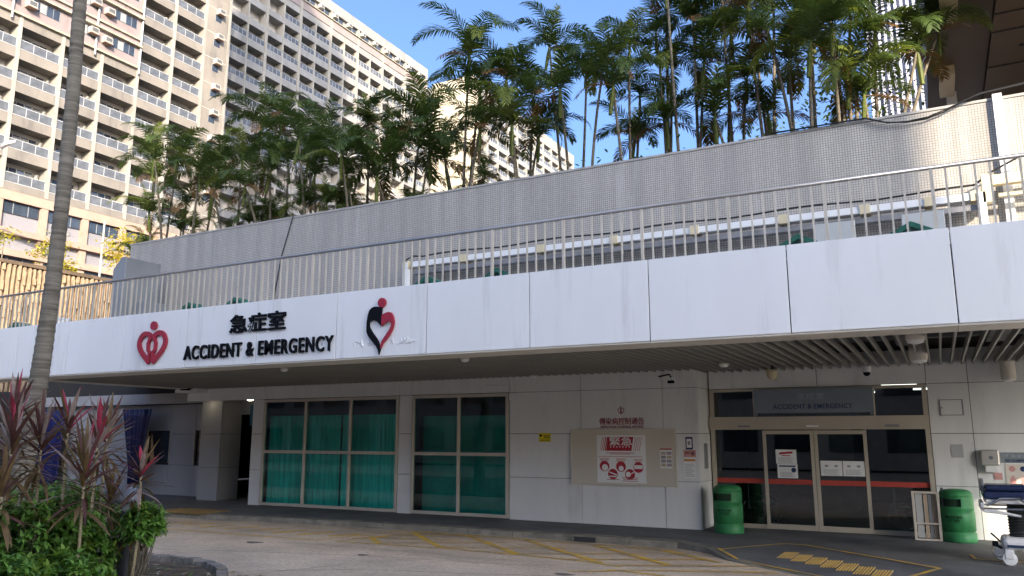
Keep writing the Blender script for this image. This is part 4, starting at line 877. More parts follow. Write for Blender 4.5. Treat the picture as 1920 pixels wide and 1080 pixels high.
acs = [(XA + .08, y, 36.6 + 2.87 * j + 1.25 - .3 * (k % 2)) for j in range(4) for k, y in enumerate((33.0, 34.6, 40.2, 41.6))] + [(XA + .0, 54.2, s + 2.4) for s in SA[:9]]
for x, y, z in acs:
    o = ac0 if first else copy_tree(ac0); first = False; o.parent = BA; o.location = Vector((x, y, z)) - Vector(BA.location)
sw = MB(); sw.box(XA, XA + .012, 0, .8, 0, .75, 0); sw.box(XA, XA + .05, -.05, 0, -.03, .78, 1); s0 = sw.build('window', [M_win, M_greybox]); first = True
for s in SA[:10]:
    o = s0 if first else copy_tree(s0); first = False; o.parent = BA; o.location = Vector((0, 54.1, s + 1.55)) - Vector(BA.location)
cells = [(y + .15, s - OH) for y in FA[1:6] for s in SA[:5]] + [(y + .15, s - OH) for y in FA[6:8] for s in SA[:10]]
place_balconies(balcony_kinds(3.37, OH, .86, 1.35, 3), BA, XA, cells, 3)
q = MB()   # podium storeys
q.box(XA - 1.5, XA - .3, 20, 56, 0, 21.58, 2)
for z0, z1, p_ in ((20.75, 21.55, .1), (17.95, 18.45, .25), (16.2, 16.75, .25), (13.2, 14.0, .2)): q.box(XA - .3, XA + p_, 20, 56, z0, z1, 0)
for y in FA + [56]: q.box(XA - .29, XA + .05, y - .3, y + .3, 0, 20.74, 1)
q.build('podium', [M_peach, M_peach, M_greypan], BA)
for ya, yb in zip(FA[1:], FA[2:] + [56]):
    for z0, z1 in ((19.75, 20.74), (14.1, 16.1)):
        q = MB(); q.box(XA - .3, XA - .2, ya + .32, yb - .32, z0, z1, 0)
        for k in range(1, 3): q.box(XA - .2, XA - .17, ya + (yb - ya) * k / 3 - .03, ya + (yb - ya) * k / 3 + .03, z0, z1, 1)
        q.build('window', [M_win, M_greybox], BA)
# second, farther tower
XB = -73
BB = thing('grey_housing_tower', (-80, 84, 0), 'long grey housing tower with rows of balconies in partial shade behind the palms', 'building')
FB = [62.78 + 3.052 * k for k in range(-2, 15)]; SB = [59.2 - 2.88 * k for k in range(18)][::-1]
q = MB(); facade(q, XB, FB, SB, 2, 60.2, 1.4, .22, 2.0, 0, 1, 2, .05)
for k in range(0, 17, 2): q.box(XB - .5, XB + .12, FB[k] - .2, FB[k] + .2, 0, 64.0, 1)
q.box(XB - 14, XB - 1.81, FB[0], FB[-1] + .25, 0, 64.1, 0); q.box(XB - 1.8, XB + .02, FB[-1] + .12, FB[-1] + .26, 0, 64.1, 0)
q.build('facade', [M_concB, M_fin, M_inner], BB)
q = MB(); q.box(XB - 1.7, XB + .1, FB[0], FB[-1] + .3, 60.21, 61.4, 0); q.box(XB - 1.7, XB + .3, FB[0], FB[-1] + .3, 61.4, 61.52, 1); q.build('pink_band', [mat('dull_pink', (.25, .205, .19), .8, .1, .5), M_ledge], BB)
q = MB(); q.box(XB - 1.7, XB - .25, FB[0], FB[-1] + .2, 61.53, 62.7, 0); q.box(XB - 1.7, XB + .16, FB[0], FB[-1] + .3, 62.71, 63.35, 0); q.box(XB - 1.7, XB + .1, FB[0], FB[-1] + .3, 63.4, 64.3, 0); q.build('parapet', M_concB, BB)
tw = MB(); tw.box(0, .04, 0, 2.0, 0, 1.1, 0); tw.box(0, .08, .98, 1.04, 0, 1.1, 1); t0 = tw.build('window', [M_win, M_greybox]); a2 = MB(); a2.box(0, .6, 0, .7, 0, .55, 0); a2.box(.6, .62, .08, .62, .08, .47, 1); a20 = a2.build('air_conditioner', [M_ac, M_acdk]); first = True
rr = random.Random(4)
for y in FB[4:-1]:
    o = t0 if first else copy_tree(t0); o.parent = BB; o.location = Vector((XB - .25, y + .75, 61.55)) - Vector(BB.location)
    o = a20 if first else copy_tree(a20); o.parent = BB; o.location = Vector((XB - .05, y + .2 + rr.uniform(0, .3), 61.95)) - Vector(BB.location); first = False
cells = [(FB[i] + .11, SB[17 - k] - 2.0) for i in range(2, 16) for k in range(8) if not (k < 2 and i < 5) and not (k >= 6 and i > 9) and not (k == 7 and i > 6)]
place_balconies(balcony_kinds(2.83, 2.0, .86, 1.4, 4), BB, XB, cells[:100], 9)
# third tower with the sunlit cream end wall
XC = -75
BC = thing('cream_tower', (-80, 150, 0), 'distant tower with a sunlit cream end wall seen through the palms', 'building')
FC = [126 + 4.3 * k for k in range(12)]; SCF = [68.2 - 2.9 * k for k in range(21)][::-1]
q = MB(); facade(q, XC, FC, SCF, 2, 70.8, 1.6, .5, 1.95, 0, 1, 2, .1); q.box(XC - 12, XC - 2.01, 124.4, FC[-1] + .4, 0, 71, 0); q.build('facade', [M_concB, M_fin, M_inner], BC)
q = MB(); q.box(XC - 9.2, XC + .3, 124, 126, 0, 71.5); q.box(XC - 9.3, XC + .4, 123.85, 126, 69.2, 69.5); q.box(XC - 24, XC - 9.25, 127.5, 130, 0, 71.4)
for k in range(18): q.box(XC - 9.25, XC + .33, 123.97, 124.1, 10 + k * 3.1, 10.05 + k * 3.1)
q.build('end_wall', M_creamw, BC)
for k in range(6):
    q = MB(); q.box(XC - 12.4, XC - 9.9, 127.4, 127.6, 66 - k * 5.8, 68.3 - k * 5.8); q.build('window', M_win, BC)
cells = [(FC[i] + .25, SCF[20 - k] - 1.95) for i in range(1, 11) for k in range(6)]
place_balconies(balcony_kinds(3.8, 1.95, .9, 1.6, 4), BC, XC, cells, 12)
# building overhanging at the upper right
OV = thing('overhanging_building', (8, 24, 0), 'dark brown building overhanging the terrace at the upper right corner', 'building')
q = MB(); q.box(.55, 2.0, 18, 30, 12.05, 12.6, 0); q.box(2.03, 24, 17.5, 30, 11.98, 12.6, 1); q.box(.6, 24, 18.2, 29.8, 12.6, 34, 0); q.box(2.5, 24, 28.5, 29.7, 0, 11.97, 0); q.box(.56, .62, 18.3, 29.7, 12.62, 33, 1)
q.build('soffit', [M_brown, M_brown2], OV)
q = MB()
for y in (20.9, 21.9, 24.1): q.box(2.04, 24, y, y + .05, 11.955, 11.979)
for x in (4.0, 6.5): q.box(x, x + .05, 17.6, 29, 11.956, 11.978)
for x, y in ((2.9, 21.4), (2.75, 23.0), (3.4, 19.8)): q.disc(x, 0, .05, 0, .01) if 0 else q.lathe([(.06, 0), (.06, -.03)], (x, y, 11.975), 10)
q.build('joint', M_dark, OV)
q = MB(); q.box(.85, 1.22, 18.2, 20.6, 11.8, 12.04); q.build('duct', M_cream, OV); q = MB(); q.box(.85, 1.22, 23.6, 25.2, 11.75, 12.04); q.build('duct', M_cream, OV); q = MB(); q.box(1.05, 1.3, 25.6, 26.2, 11.5, 12.04); q.build('light_box', M_tray, OV)
LT = thing('louvred_tower', (4, 62, 0), 'pale tower with upright louvres beyond the palms, left of the dark overhang', 'building')
q = MB(); q.box(-2.3, 12, 60.3, 74, 0, 60); q.build('wall', M_louvre, LT)
q = MB()
for k in range(36): q.box(-2.3 + k * .4, -2.12 + k * .4, 59.8, 60.3, 0, 60.2)
q.build('louvres', M_louvre, LT)
q = MB()
for k in range(12): q.box(-1.7 + k * 1.2, -1.45 + k * 1.2, 60.27, 60.3, 0, 60)
q.build('window', M_win, LT)
RW = thing('ribbed_wall', (-42, 20, 0), 'brown ribbed concrete wall catching the sun behind the railing at the far left', 'wall')
q = MB(); rr = random.Random(2); y = 2.0
while y < 33:
    z = 0.0
    while z < 10.7:
        h = rr.uniform(.25, .6); q.box(-42, -41.86 + rr.uniform(-.06, .06), y, y + .13, z, min(z + h, 10.75)); z += h
    y += .27
q.build('ribs', M_rib, RW); q = MB(); q.box(-42.6, -41.98, 2, 33, 0, 10.7); q.box(-42.7, -41.8, 2, 33, 10.76, 10.95); q.build('backing', mat('ribbed_wall_backing', (.12, .085, .055), .95, .3, 2), RW)
# unseen towers and block added behind the viewer to shade and cut low sky
CB = thing('sky_blocker', (-20, -22, 0), 'low grey unseen block added across the road to keep low sky off the entrance', 'building')  # added out of view, height set to block low sky
q = MB(); q.box(-75, 19.5, -30, -14, 0, 9.6); q.box(-75.3, 19.8, -30.3, -13.7, 9.6, 10.2); q.build('wall', M_tower, CB)
q = MB()
for k in range(30):
    for z in (1.0, 4.2, 7.2): q.box(-74 + k * 3.1, -71.9 + k * 3.1, -14.05, -13.96, z, z + 1.6)
q.build('windows', M_win, CB)
def tower(x0, x1, y0, y1, h, lab):  # added towers out of view, sized for the shade they cast
    t = thing('shade_tower', ((x0 + x1) / 2, (y0 + y1) / 2, 0), lab, 'building'); q = MB(); q.box(x0, x1, y0, y1, 0, h); q.build('wall', M_tower, t)
    q = MB(); z = 3
    while z < h - 2:
        n = max(2, int((x1 - x0) / 2.6)); s = (x1 - x0) / n
        for k in range(n): q.box(x0 + s * (k + .25), x0 + s * (k + .75), y1 - .05, y1 + .03, z, z + 1.4); q.box(x0 + s * (k + .25), x0 + s * (k + .75), y0 - .03, y0 + .05, z, z + 1.4)
        n = max(2, int((y1 - y0) / 2.6)); s = (y1 - y0) / n
        for k in range(n): q.box(x0 - .03, x0 + .05, y0 + s * (k + .25), y0 + s * (k + .75), z, z + 1.4); q.box(x1 - .05, x1 + .03, y0 + s * (k + .25), y0 + s * (k + .75), z, z + 1.4)
        z += 3
    tag(q.build('windows', M_win, t), kind='stuff'); return t
tower(21, 33, -24.2, -14.2, 115, 'very tall unseen tower added across the road to cast the main shade'); tower(6, 21, -37, -21, 32, 'low wide unseen block added across the road to shade the left foreground'); tower(33.02, 34.4, -24, -13.2, 22.3, 'narrow unseen block added beside the very tall tower to shade the lower wall')
LM = thing('street_lamp', (-60.5, 30, 0), 'white street lamp with a short curved arm at the upper left edge', 'street lamp')
q = MB(); q.tube([(-60.5, 30, 0), (-60.5, 30, 19.5), (-60.3, 30, 20.3), (-59.4, 30, 21.1), (-56.9, 30, 22.1)], .1, 8); q.build('pole', M_balrail, LM, smooth=True); q = MB(); q.tube([(-57.1, 30, 22.05), (-56.4, 30, 22.3), (-55.5, 30, 22.25)], [.12, .2, .1], 8); q.build('lamp_head', M_white, LM, smooth=True)
q = MB(); q.tube([(-50, 33.6, 0), (-50, 33.6, 16.6)], [.09, .06], 8); tag(q.build('white_post', M_balrail), 'thin white post rising behind the vent housing', 'post')

# ------------------------------------------------------------------ vegetation
def strip_leaf(mb, p0, d, up, L, W, droop, m, seg=4, fold=.25):
    """Strap leaf: starts at p0 along d, bends down by droop."""
    p = Vector(p0); d = Vector(d).normalized(); side = d.cross(Vector((0, 0, 1)))
    side = side.normalized() if side.length > 1e-3 else Vector((1, 0, 0)); prev = None
    for k in range(seg + 1):
        t = k / seg; wd = W * (math.sin(math.pi * min(.98, .12 + .86 * t)) ** .8) * .5; n = side.cross(d).normalized()
        cur = (p + side * wd + n * wd * fold, p.copy(), p - side * wd + n * wd * fold)
        if prev: mb.face([prev[0], cur[0], cur[1], prev[1]], m); mb.face([prev[1], cur[1], cur[2], prev[2]], m)
        prev = cur; d = (d + Vector((0, 0, -1)) * droop / seg).normalized(); p = p + d * L / seg
def frond(mb, az, e0, L, droop, m, rr, n=26, leaf=.42, tw=0):
    p = Vector((0, 0, 0)); pts = [p.copy()]; ds = []
    for k in range(n + 1):
        e = e0 - droop * (k / n) ** 1.35; a = az + tw * (k / n); d = Vector((math.cos(a) * math.cos(e), math.sin(a) * math.cos(e), math.sin(e))); ds.append(d)
        if k < n: p = p + d * L / n; pts.append(p.copy())
    mb.tube(pts[::3] + [pts[-1]], [max(.004, .016 * (1 - t / (n / 3 + 1))) for t in range(len(pts[::3]) + 1)], 4, m, cap=False)
    for k in range(3, n + 1):
        t = k / n; l = leaf * (math.sin(math.pi * (.2 + .74 * t)) ** .6) * rr.uniform(.85, 1.1); d = ds[k]; side = d.cross(Vector((0, 0, 1)))
        if side.length < .05: side = Vector((-math.sin(az), math.cos(az), 0))
        side.normalize(); nrm = side.cross(d)
        for s in (-1, 1):
            v = (side * s * .9 + d * (.5 + .6 * t) + nrm * rr.uniform(.0, .3)).normalized(); p0 = pts[k] + d * rr.uniform(-.02, .02); w_ = .018 * rr.uniform(.8, 1.25); wv = v.cross(nrm).normalized() * w_
            for g0, g1 in ((.55, 1.0), (1.0, .75), (.75, .1)):
                p1 = p0 + v * l / 3; mb.face([p0 - wv * g0, p0 + wv * g0, p1 + wv * g1, p1 - wv * g1], m); p0 = p1; v = (v + Vector((0, 0, -1)) * rr.uniform(.2, .5)).normalized()
crowns = []
for c in range(7):
    rr = random.Random(40 + c); mb = MB(); nf = rr.randint(6, 8)
    for k in range(nf):
        az = 2 * math.pi * k / nf * 1.0 + rr.uniform(-.35, .35); e = R((78, 52, 68, 35)[k % 4] + rr.uniform(-8, 8)); dr = R(rr.uniform(85, 140))
        m = 1 if rr.random() < .22 else 0
        frond(mb, az, e, rr.uniform(1.4, 2.1), dr, m, rr, 38, .45, rr.uniform(-.5, .5))
    if rr.random() < .7: frond(mb, rr.uniform(0, 6.28), R(86), 1.3, R(20), 1, rr, 22, .3)
    for k in range(rr.choice((0, 1, 1, 2))): frond(mb, rr.uniform(0, 6.28), R(rr.uniform(-25, 10)), rr.uniform(1.0, 1.4), R(60), 2, rr, 20, .36)
    mb.tube([(0, 0, -.75), (0, 0, -.3), (0, 0, .05)], [.045, .055, .03], 8, 1)
    me = bpy.data.objects.remove; o = mb.build('crown', [M_f1, M_f2, M_f3]); crowns.append(o.data); bpy.data.objects.remove(o)
CR = [(-24.54, 18.2, 11.91), (-26.9, 20, 12.07), (-25.56, 20, 12.88), (-22.07, 18.2, 11.01), (-25.4, 18.8, 10.13), (-23.12, 20, 12.14), (-20.51, 19.4, 12.82), (-20.25, 20, 13.49), (-16.96, 17.6, 11.06), (-18.16, 20, 12.29), (-15.21, 17.6, 10.32), (-15.69, 19.4, 11.99), (-20.69, 18.8, 11.55), (-19.73, 20, 11.57), (-16.78, 18.2, 10.07), (-15.48, 18.2, 9.87), (-15.86, 19.4, 10.83), (-13.99, 20, 12.07), (-15.03, 20, 11.25), (-13.24, 19.4, 10.56), (-12.65, 19.4, 10.2), (-11.1, 18.2, 12.72), (-10.73, 18.2, 11.57), (-9.87, 18.2, 11.79), (-9.93, 20, 11.95), (-9.1, 19.4, 13.12), (-9.38, 17.6, 10.13), (-10.37, 17.6, 10.17), (-8.23, 18.2, 11.12), (-8.19, 20, 12.5), (-6.69, 17.6, 11.41), (-9.17, 18.8, 10.13), (-6.49, 17.6, 10.64), (-6.45, 18.8, 12.2), (-5.89, 19.4, 12.8), (-6.6, 20, 11.33), (-5.49, 19.4, 11.62), (-4.86, 19.4, 12.85), (-4.63, 19.4, 11.57), (-4.02, 20, 12.61), (-3.57, 19.4, 10.89), (-2.79, 18.2, 11.44), (-2.44, 18.8, 10.8), (-1.8, 17.6, 10.64), (-1.34, 17.6, 10.91), (-1.13, 18.2, 9.97), (-.55, 19.4, 11.44), (-.84, 18.2, 9.4), (-5.51, 18.8, 9.9), (-6.59, 19.4, 9.87), (-4.28, 18.8, 9.8), (-3.1, 19.4, 9.86), (-5.71, 20, 14.68), (-4.09, 19.4, 14.18), (-2.84, 20, 13.99), (-1.46, 18.8, 12.77), (-3.55, 20, 13.57), (.79, 20, 11.39), (.3, 19.4, 10.76),
      (-21.6, 18.4, 10.3), (-23.4, 18.8, 10.2), (-18.9, 18.4, 10.6), (-17.6, 18.8, 11.2), (-19.4, 17.8, 10.0), (-14.3, 18.2, 9.6), (-2.0, 19.6, 12.2), (-3.3, 18.6, 12.4), (-5.2, 18.2, 13.4), (-1.0, 20.2, 13.4)]
LABELS = ['spreading palm clump at the far-left end of the tiled wall, leaning over the vent housing', 'palm clump next to the leftmost one, in front of the tan balconies', 'palm clump left of the drop cable on the tiled wall', 'dense palm clump with orange dry fronds just right of the drop cable', 'tall-topped palm clump overlapping the lower corner of the grey tower', 'low palm clump in front of the middle of the grey tower', 'palm clump with an upright bright frond in front of the grey tower',
          'thin palm clump where the grey tower meets the sky', 'airy palm clump in front of the cream end wall', 'tall palm clump with an arching top against the sky, right of the cream wall', 'dark palm clump with brown hanging fronds in front of the far balconies', 'slender palm clump standing alone against blue sky, right of the far tower', 'tall palm clump reaching the top edge, left of the thickest growth', 'very tall palm clump in the thickest part of the row', 'tall palm clump with many bare stems above the trunking cable', 'dark palm clump left of the leafy tree', 'palm clump beside the leafy tree near the louvred tower', 'drooping palm clump hanging in front of the dark overhang']
CR.sort(); NC = len(LABELS); per = len(CR) / NC
for c in range(NC):
    g_ = CR[int(c * per):int((c + 1) * per)]; rr = random.Random(90 + c); bx = sum(p[0] for p in g_) / len(g_); by = sum(p[1] for p in g_) / len(g_)
    if c == NC - 1: bx -= .7
    t = thing('palm_clump', (bx, by, 7.5), LABELS[c], 'palm', 'palm clumps along the terrace wall')
    for (x, y, z) in g_:
        b0 = Vector((bx + (x - bx) * .35 + rr.uniform(-.2, .2), by + (y - by) * .4 + rr.uniform(-.15, .15), 7.4)); b1 = Vector((x, y, z)); mid = (b0 + b1) / 2 + Vector(((x - bx) * -.08 + rr.uniform(-.1, .1), 0, .2))
        mb = MB(); mb.tube([tuple((1 - s) ** 2 * b0 + 2 * (1 - s) * s * mid + s * s * b1) for s in [k / 8 for k in range(9)]], [.046 - .016 * k / 8 for k in range(9)], 8); mb.build('trunk', M_trunk, t, smooth=True)
        o = bpy.data.objects.new('crown', crowns[rr.randrange(7)]); COL.objects.link(o); o.parent = t; o.location = b1 - t.location; o.rotation_euler = (rr.uniform(-.15, .15), rr.uniform(-.15, .15), rr.uniform(0, 6.28)); s = rr.uniform(.8, 1.2) * (1.08 if c < 8 else .94); o.scale = (s, s, s)
    for k in range(0 if c >= 8 else 2):      # low young shoots of the clump
        o = bpy.data.objects.new('crown', crowns[rr.randrange(7)]); COL.objects.link(o); o.parent = t; o.location = (rr.uniform(-.7, .7), rr.uniform(-.4, .4), rr.uniform(.9, 1.8)); o.rotation_euler = (0, 0, rr.uniform(0, 6.28)); s = rr.uniform(.55, .75); o.scale = (s, s, s)
        q0 = Vector(o.location) + t.location; mb = MB(); mb.tube([(q0.x, q0.y, 7.4), tuple(q0)], [.03, .02], 6); mb.build('trunk', M_trunk, t, smooth=True)
# royal palm in front of the canopy
RP = thing('royal_palm', (-15.1, 9, ZR), 'tall ringed grey palm trunk standing in front of the left end of the canopy', 'palm')
ctrl = [(-15.18, 9, ZR), (-15.08, 9, 1.4), (-14.9, 9, 2.95), (-14.78, 9, 5.2), (-14.78, 9, 8), (-14.9, 9, 10.8), (-15.0, 9, 13.6)]; rad = [.215, .195, .165, .135, .128, .125, .115]
pts = []; rs = []
for k in range(330):
    t_ = k / 329 * 6; i = min(5, int(t_)); f = t_ - i; P0, P1, P2, P3 = [Vector(ctrl[max(0, min(6, i + d_))]) for d_ in (-1, 0, 1, 2)]
    pts.append(.5 * ((2 * P1) + (P2 - P0) * f + (2 * P0 - 5 * P1 + 4 * P2 - P3) * f * f + (3 * P1 - P0 - 3 * P2 + P3) * f ** 3)); rs.append((rad[i] + (rad[min(6, i + 1)] - rad[i]) * f) * (1.0 + (.05 if k % 4 == 0 else -.012 * (k % 4 == 2)) + .012 * math.sin(k * 1.3)))
mb = MB(); mb.tube(pts, rs, 20); mb.build('trunk', M_royal, RP, smooth=True)
mb = MB(); rr = random.Random(8)
for k in range(13): frond(mb, k * 2.4, R(rr.uniform(20, 80)), 3.4, R(105), 0, rr, 40, .7)
o = mb.build('crown', [M_f1, M_f2, M_f3]); o.parent = RP; o.location = Vector((-15.0, 9, 13.7)) - RP.location
# cordylines
def cordyline(px_, label, size, seed, pink=0., dry=0.):
    rr = random.Random(seed); x, y, z = px_; t = thing('cordyline', (x, y, ZR), label, 'cordyline', 'red cordylines in the planting bed'); base = (x + rr.uniform(-.15, .15), y + rr.uniform(-.1, .1), ZR)
    mb = MB(); mb.tube([base, (x + rr.uniform(-.04, .04), y, z * .5), (x, y, z + .12 * size)], [.024, .02, .017], 8); mb.build('stem', M_stem, t, smooth=True)
    lf = MB(); n = int(44 * size)
    for k in range(n):
        f = k / n; az = k * 2.399 + rr.uniform(-.3, .3); e = R(-12 + 92 * f + rr.uniform(-10, 10)); h = z - .16 * size + .42 * size * f
        u = rr.random(); m = 2 if u < pink * .55 and f > .6 else (1 if u < .42 else (3 if u < .62 else 0))
        if f < .2 and rr.random() < dry: m = 1
        strip_leaf(lf, (x, y, h), (math.cos(az) * math.cos(e), math.sin(az) * math.cos(e), math.sin(e)), 1, size * rr.uniform(.42, .68), .055 * rr.uniform(.75, 1.2), rr.uniform(.25, 1.1) * (1.25 - f), m)
    lf.build('leaves', [M_c1, M_c2, M_c3, M_c4], t, smooth=True)
CO = [((-9.78, 5.67, 1.69), 'big dusky red cordyline cut by the left edge of the photo', 1.1, .1), ((-11.21, 6.49, 2.08), 'cordyline with bright pink top leaves at the left edge, in front of the dark void', .95, .75), ((-9.87, 6.08, 1.72), 'bronze cordyline in front of the base of the tall palm trunk', 1.0, .2), ((-10.35, 6.72, 1.92), 'cordyline with red tips right of the tall palm trunk', .9, .3), ((-9.8, 6.79, 1.72), 'tall reddish cordyline left of the blue tarpaulin', .95, .25), ((-9.17, 6.22, 1.31), 'wide maroon cordyline nearest the middle of the bed', 1.15, .2), ((-10.34, 7.3, 1.85), 'cordyline farther back, half hidden left of the tarpaulin', .85, .2), ((-9.09, 6.94, 1.40), 'small open cordyline just right of the grey bollard lamp', .72, .25), ((-9.87, 7.09, 1.0), 'low drooping cordyline with dry olive leaves', .8, .0), ((-9.29, 7.06, .78), 'thin dry cordyline low at the right of the bed', .55, .0), ((-9.41, 5.41, 1.2), 'red-leaved cordyline low at the left edge of the photo', .95, .15), ((-9.65, 7.2, .62), 'lowest withered cordyline above the bare soil', .6, .0)]
for k, (p, lab, s, pk) in enumerate(CO): cordyline(p, lab, s, 60 + k, pk, .6)
def shrub(c, rx, rz, n, label, seed, zmin=None):
    rr = random.Random(seed); t = thing('green_shrub', (c[0], c[1], ZR), label, 'shrub', 'green shrubs in the planting bed'); lf = MB(); st = MB(); V = Vector(c)
    for k in range(n):
        while True:
            u = Vector((rr.uniform(-1, 1), rr.uniform(-1, 1), rr.uniform(-.8, 1)))
            if .35 < u.length < 1: break
        bump = 1 + .18 * math.sin(3.1 * u.x + seed) * math.cos(2.7 * u.y + seed)
        p = V + Vector((u.x * rx, u.y * rx, u.z * rz)) * bump; out = Vector((u.x, u.y, u.z * .6 + .75)).normalized(); a0 = rr.uniform(0, 6.28); nl = rr.randint(7, 10); deep = u.length < .52
        X_ = out.orthogonal().normalized(); Y_ = out.cross(X_); young = rr.random() < .16 and u.z > .1
        for j in range(nl):
            a = a0 + 2 * math.pi * j / nl; el = rr.uniform(.15, .9); d = (X_ * math.cos(a) + Y_ * math.sin(a)) * math.cos(el) + out * math.sin(el)
            strip_leaf(lf, p + out * rr.uniform(-.01, .03), d, 1, rr.uniform(.075, .125), .042, .35, (1 if young else (2 if deep or rr.random() < .2 else 0)), 3, .15)
        if k % 9 == 0: st.tube([(c[0] - .25 + u.x * .2, c[1] + u.y * .2, ZR), tuple((V + Vector((c[0], c[1], ZR))) / 2 + Vector((u.x * rx, u.y * rx, 0)) * .4), tuple(p)], [.014, .009, .005], 5)
    lf.build('leaves', [M_s1, M_s2, M_s3], t, smooth=True); st.build('stems', M_trunk, t)
SH = [((-9.64, 5.74, .80), .62, .42, 330, 'green shrub at the left edge of the photo under the big cordyline'), ((-9.81, 6.33, .72), .55, .45, 300, 'green shrub left of the thin pale cordyline stems'), ((-8.95, 5.2, .35), .6, .38, 300, 'bright green shrub in the bottom left corner'), ((-8.83, 5.85, .32), .55, .36, 280, 'green shrub along the bottom edge, right of the corner one'), ((-10.83, 6.7, .90), .6, .4, 260, 'green shrub at the foot of the tall palm trunk'), ((-9.75, 6.64, .50), .45, .36, 220, 'dark green shrub in the middle of the bed behind the stems'), ((-9.16, 7.10, .86), .27, .23, 190, 'rounded green shrub around the grey bollard lamp at the right of the bed'), ((-10.3, 7.64, .7), .4, .3, 200, 'green shrub farther back, left of the bollard lamp'), ((-11.2, 7.4, 1.0), .5, .35, 180, 'green shrub behind the others, right of the palm trunk'), ((-9.6, 4.9, .7), .6, .45, 200, 'green shrub mostly outside the left edge')]
for k, (c, rx, rz, n, lab) in enumerate(SH): shrub(c, rx, rz, n, lab, 20 + k)
# dry litter on the soil
lt = MB(); rr = random.Random(77)
for k in range(700):
    a = Vector((rr.uniform(-12.5, -8.4), rr.uniform(5, 9.4), ZR + .03)); az = rr.uniform(0, 6.28); strip_leaf(lt, a, (math.cos(az), math.sin(az), rr.uniform(-.05, .3)), 1, rr.uniform(.08, .3), .035, .2, rr.choice((0, 0, 1, 2)), 2, .2)
tag(lt.build('leaf_litter', [M_c2, M_wood, M_s1]), 'dry fallen leaves scattered over the soil of the planting bed', 'leaf litter', kind='stuff')
BL = thing('bollard_lamp', (-9.66, 7.24, ZR), 'grey bollard lamp with a domed head half hidden in the shrubs', 'lamp')
q = MB(); q.lathe([(.10, 0), (.10, 1.12)], (-9.66, 7.24, ZR + .02), 20); q.build('post', M_lampgrey, BL, smooth=False); q = MB(); q.lathe([(.095, 0), (.095, .1)], (-9.66, 7.24, ZR + 1.14), 20); q.build('lens', M_white, BL, smooth=False); q = MB(); q.lathe([(.165, 0), (.165, .05), (.14, .13), (.08, .18), (.001, .2)], (-9.66, 7.24, ZR + 1.24), 24); q.build('cap', mat('bollard_cap', (.22, .23, .25), .4, .1, 3), BL, smooth=True)
# trees with leaves
def leafy(name, base, h, crowns_, m, label, n, ls, seed, tr=.06, tm=M_trunk):
    rr = random.Random(seed); t = thing(name, base, label, 'tree'); B = Vector(base); tk = MB(); lf = MB(); tk.tube([tuple(B), tuple(B + Vector((rr.uniform(-.1, .1), 0, h * .55))), tuple(B + Vector((0, 0, h)))], [tr, tr * .8, tr * .4], 8)
    for c, r in crowns_:
        c = B + Vector(c); tk.tube([tuple(B + Vector((0, 0, h * .6))), tuple(c)], [tr * .5, tr * .2], 5)
        for k in range(n):
            u = Vector((rr.gauss(0, .45), rr.gauss(0, .45), rr.gauss(0, .38))); p = c + u * r; az = rr.uniform(0, 6.28)
            strip_leaf(lf, p, (math.cos(az), math.sin(az), rr.uniform(-.7, .5)), 1, ls * rr.uniform(.7, 1.2), ls * .55, .4, rr.choice((0, 0, 1)), 2, .1)
    tk.build('trunk', tm, t, smooth=True); lf.build('crown', m, t)
YL = [M_y, M_f2]
leafy('yellow_tree', (-50, 35.4, 4), 11, [((0, .1, 11.6), 1.2), ((.2, -1.1, 10.9), 1.1), ((-.2, 1.5, 11.5), 1.1), ((0, -.4, 10.0), .9)], [M_y, M_y], 'slim tree with bright yellow leaves beside the vent housing', 210, .27, 1, tm=M_balrail)
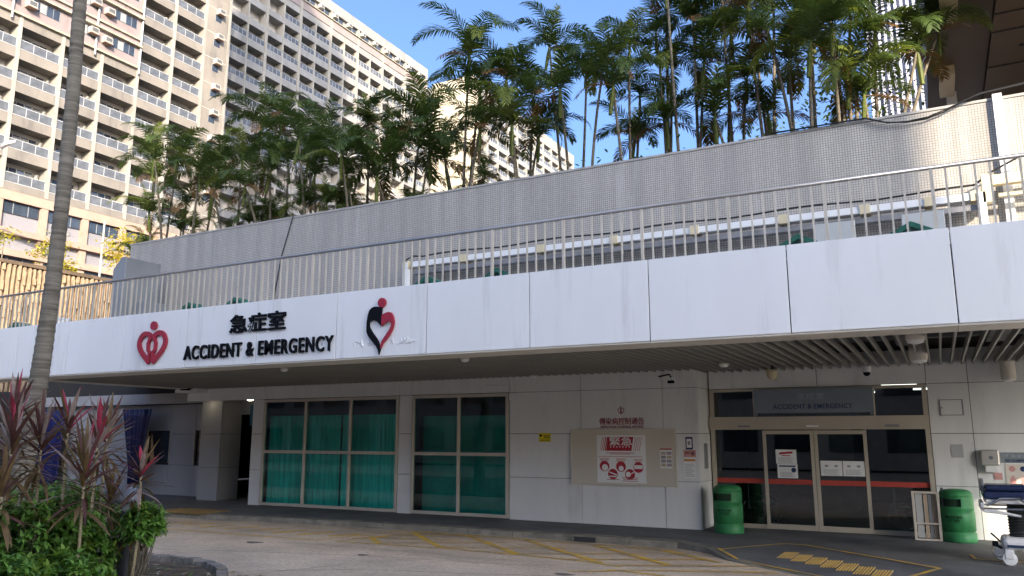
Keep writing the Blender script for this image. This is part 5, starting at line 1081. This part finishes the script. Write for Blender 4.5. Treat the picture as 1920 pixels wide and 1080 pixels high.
leafy('yellow_tree', (-50, 30.4, 4), 10, [((0, .2, 10.4), .9), ((.2, -1.0, 9.6), .9), ((-.2, 1.0, 9.0), .8), ((0, .2, 8.3), .9)], YL, 'slim yellow-leaved tree half hidden by the tall palm trunk', 190, .24, 2)
leafy('yellow_tree', (-50, 27.1, 4), 10, [((0, 0, 10.2), .9), ((.2, -.8, 9.6), .7)], YL, 'slim yellow-leaved tree at the left edge of the photo', 110, .24, 3)
leafy('leafy_tree', (-1.1, 20.6, 7.4), 4.4, [((0, 0, 4.2), 1.0), ((-.8, .2, 3.4), 1.0), ((.7, .3, 3.0), .9), ((-.2, .2, 2.2), 1.1), ((-1.6, 0, 1.6), 1.0), ((.6, 0, 1.3), .8), ((-.9, .5, 4.9), .7)], [M_f1, M_s2], 'broad-leaved tree among the palms beside the louvred tower', 230, .14, 4)
leafy('leafy_tree', (-3.4, 21.4, 7.4), 2.6, [((0, 0, 2.4), 1.0), ((-1.2, .2, 1.4), 1.1), ((1.0, .2, 1.5), 1.0), ((-2.3, 0, .9), .9)], [M_s2, M_y], 'low sunlit broad-leaved tree seen between the palm stems', 200, .13, 6)
for k, (x, lab) in enumerate(((-2.2, 'low dark bush on the terrace wall near the hanging cable'), (-4.6, 'low dark bush on the terrace wall below the tallest palms'), (-7.6, 'low bush on the terrace wall right of the far tower'), (-12.2, 'low bush on the terrace wall in front of the cream end wall'), (-17.6, 'low bush on the terrace wall in front of the grey tower'), (-21.2, 'low bush on the terrace wall at the left palms'))):
    rr = random.Random(200 + k); t = thing('terrace_bush', (x, 17.5, 7.5), lab, 'shrub'); lf = MB(); st = MB()
    for j in range(420):
        p = Vector((x + rr.gauss(0, .7), 17.6 + rr.gauss(0, .25), 7.6 + abs(rr.gauss(0, .45)))); az = rr.uniform(0, 6.28); strip_leaf(lf, p, (math.cos(az), math.sin(az), rr.uniform(-.2, .8)), 1, .16, .07, .4, rr.choice((0, 0, 1)), 2, .1)
    for j in range(8): st.tube([(x + rr.uniform(-.6, .6), 17.6, 7.5), (x + rr.uniform(-1, 1), 17.6, 8.5)], .012, 5)
    lf.build('leaves', [M_f1, M_s3], t); st.build('stems', M_trunk, t)
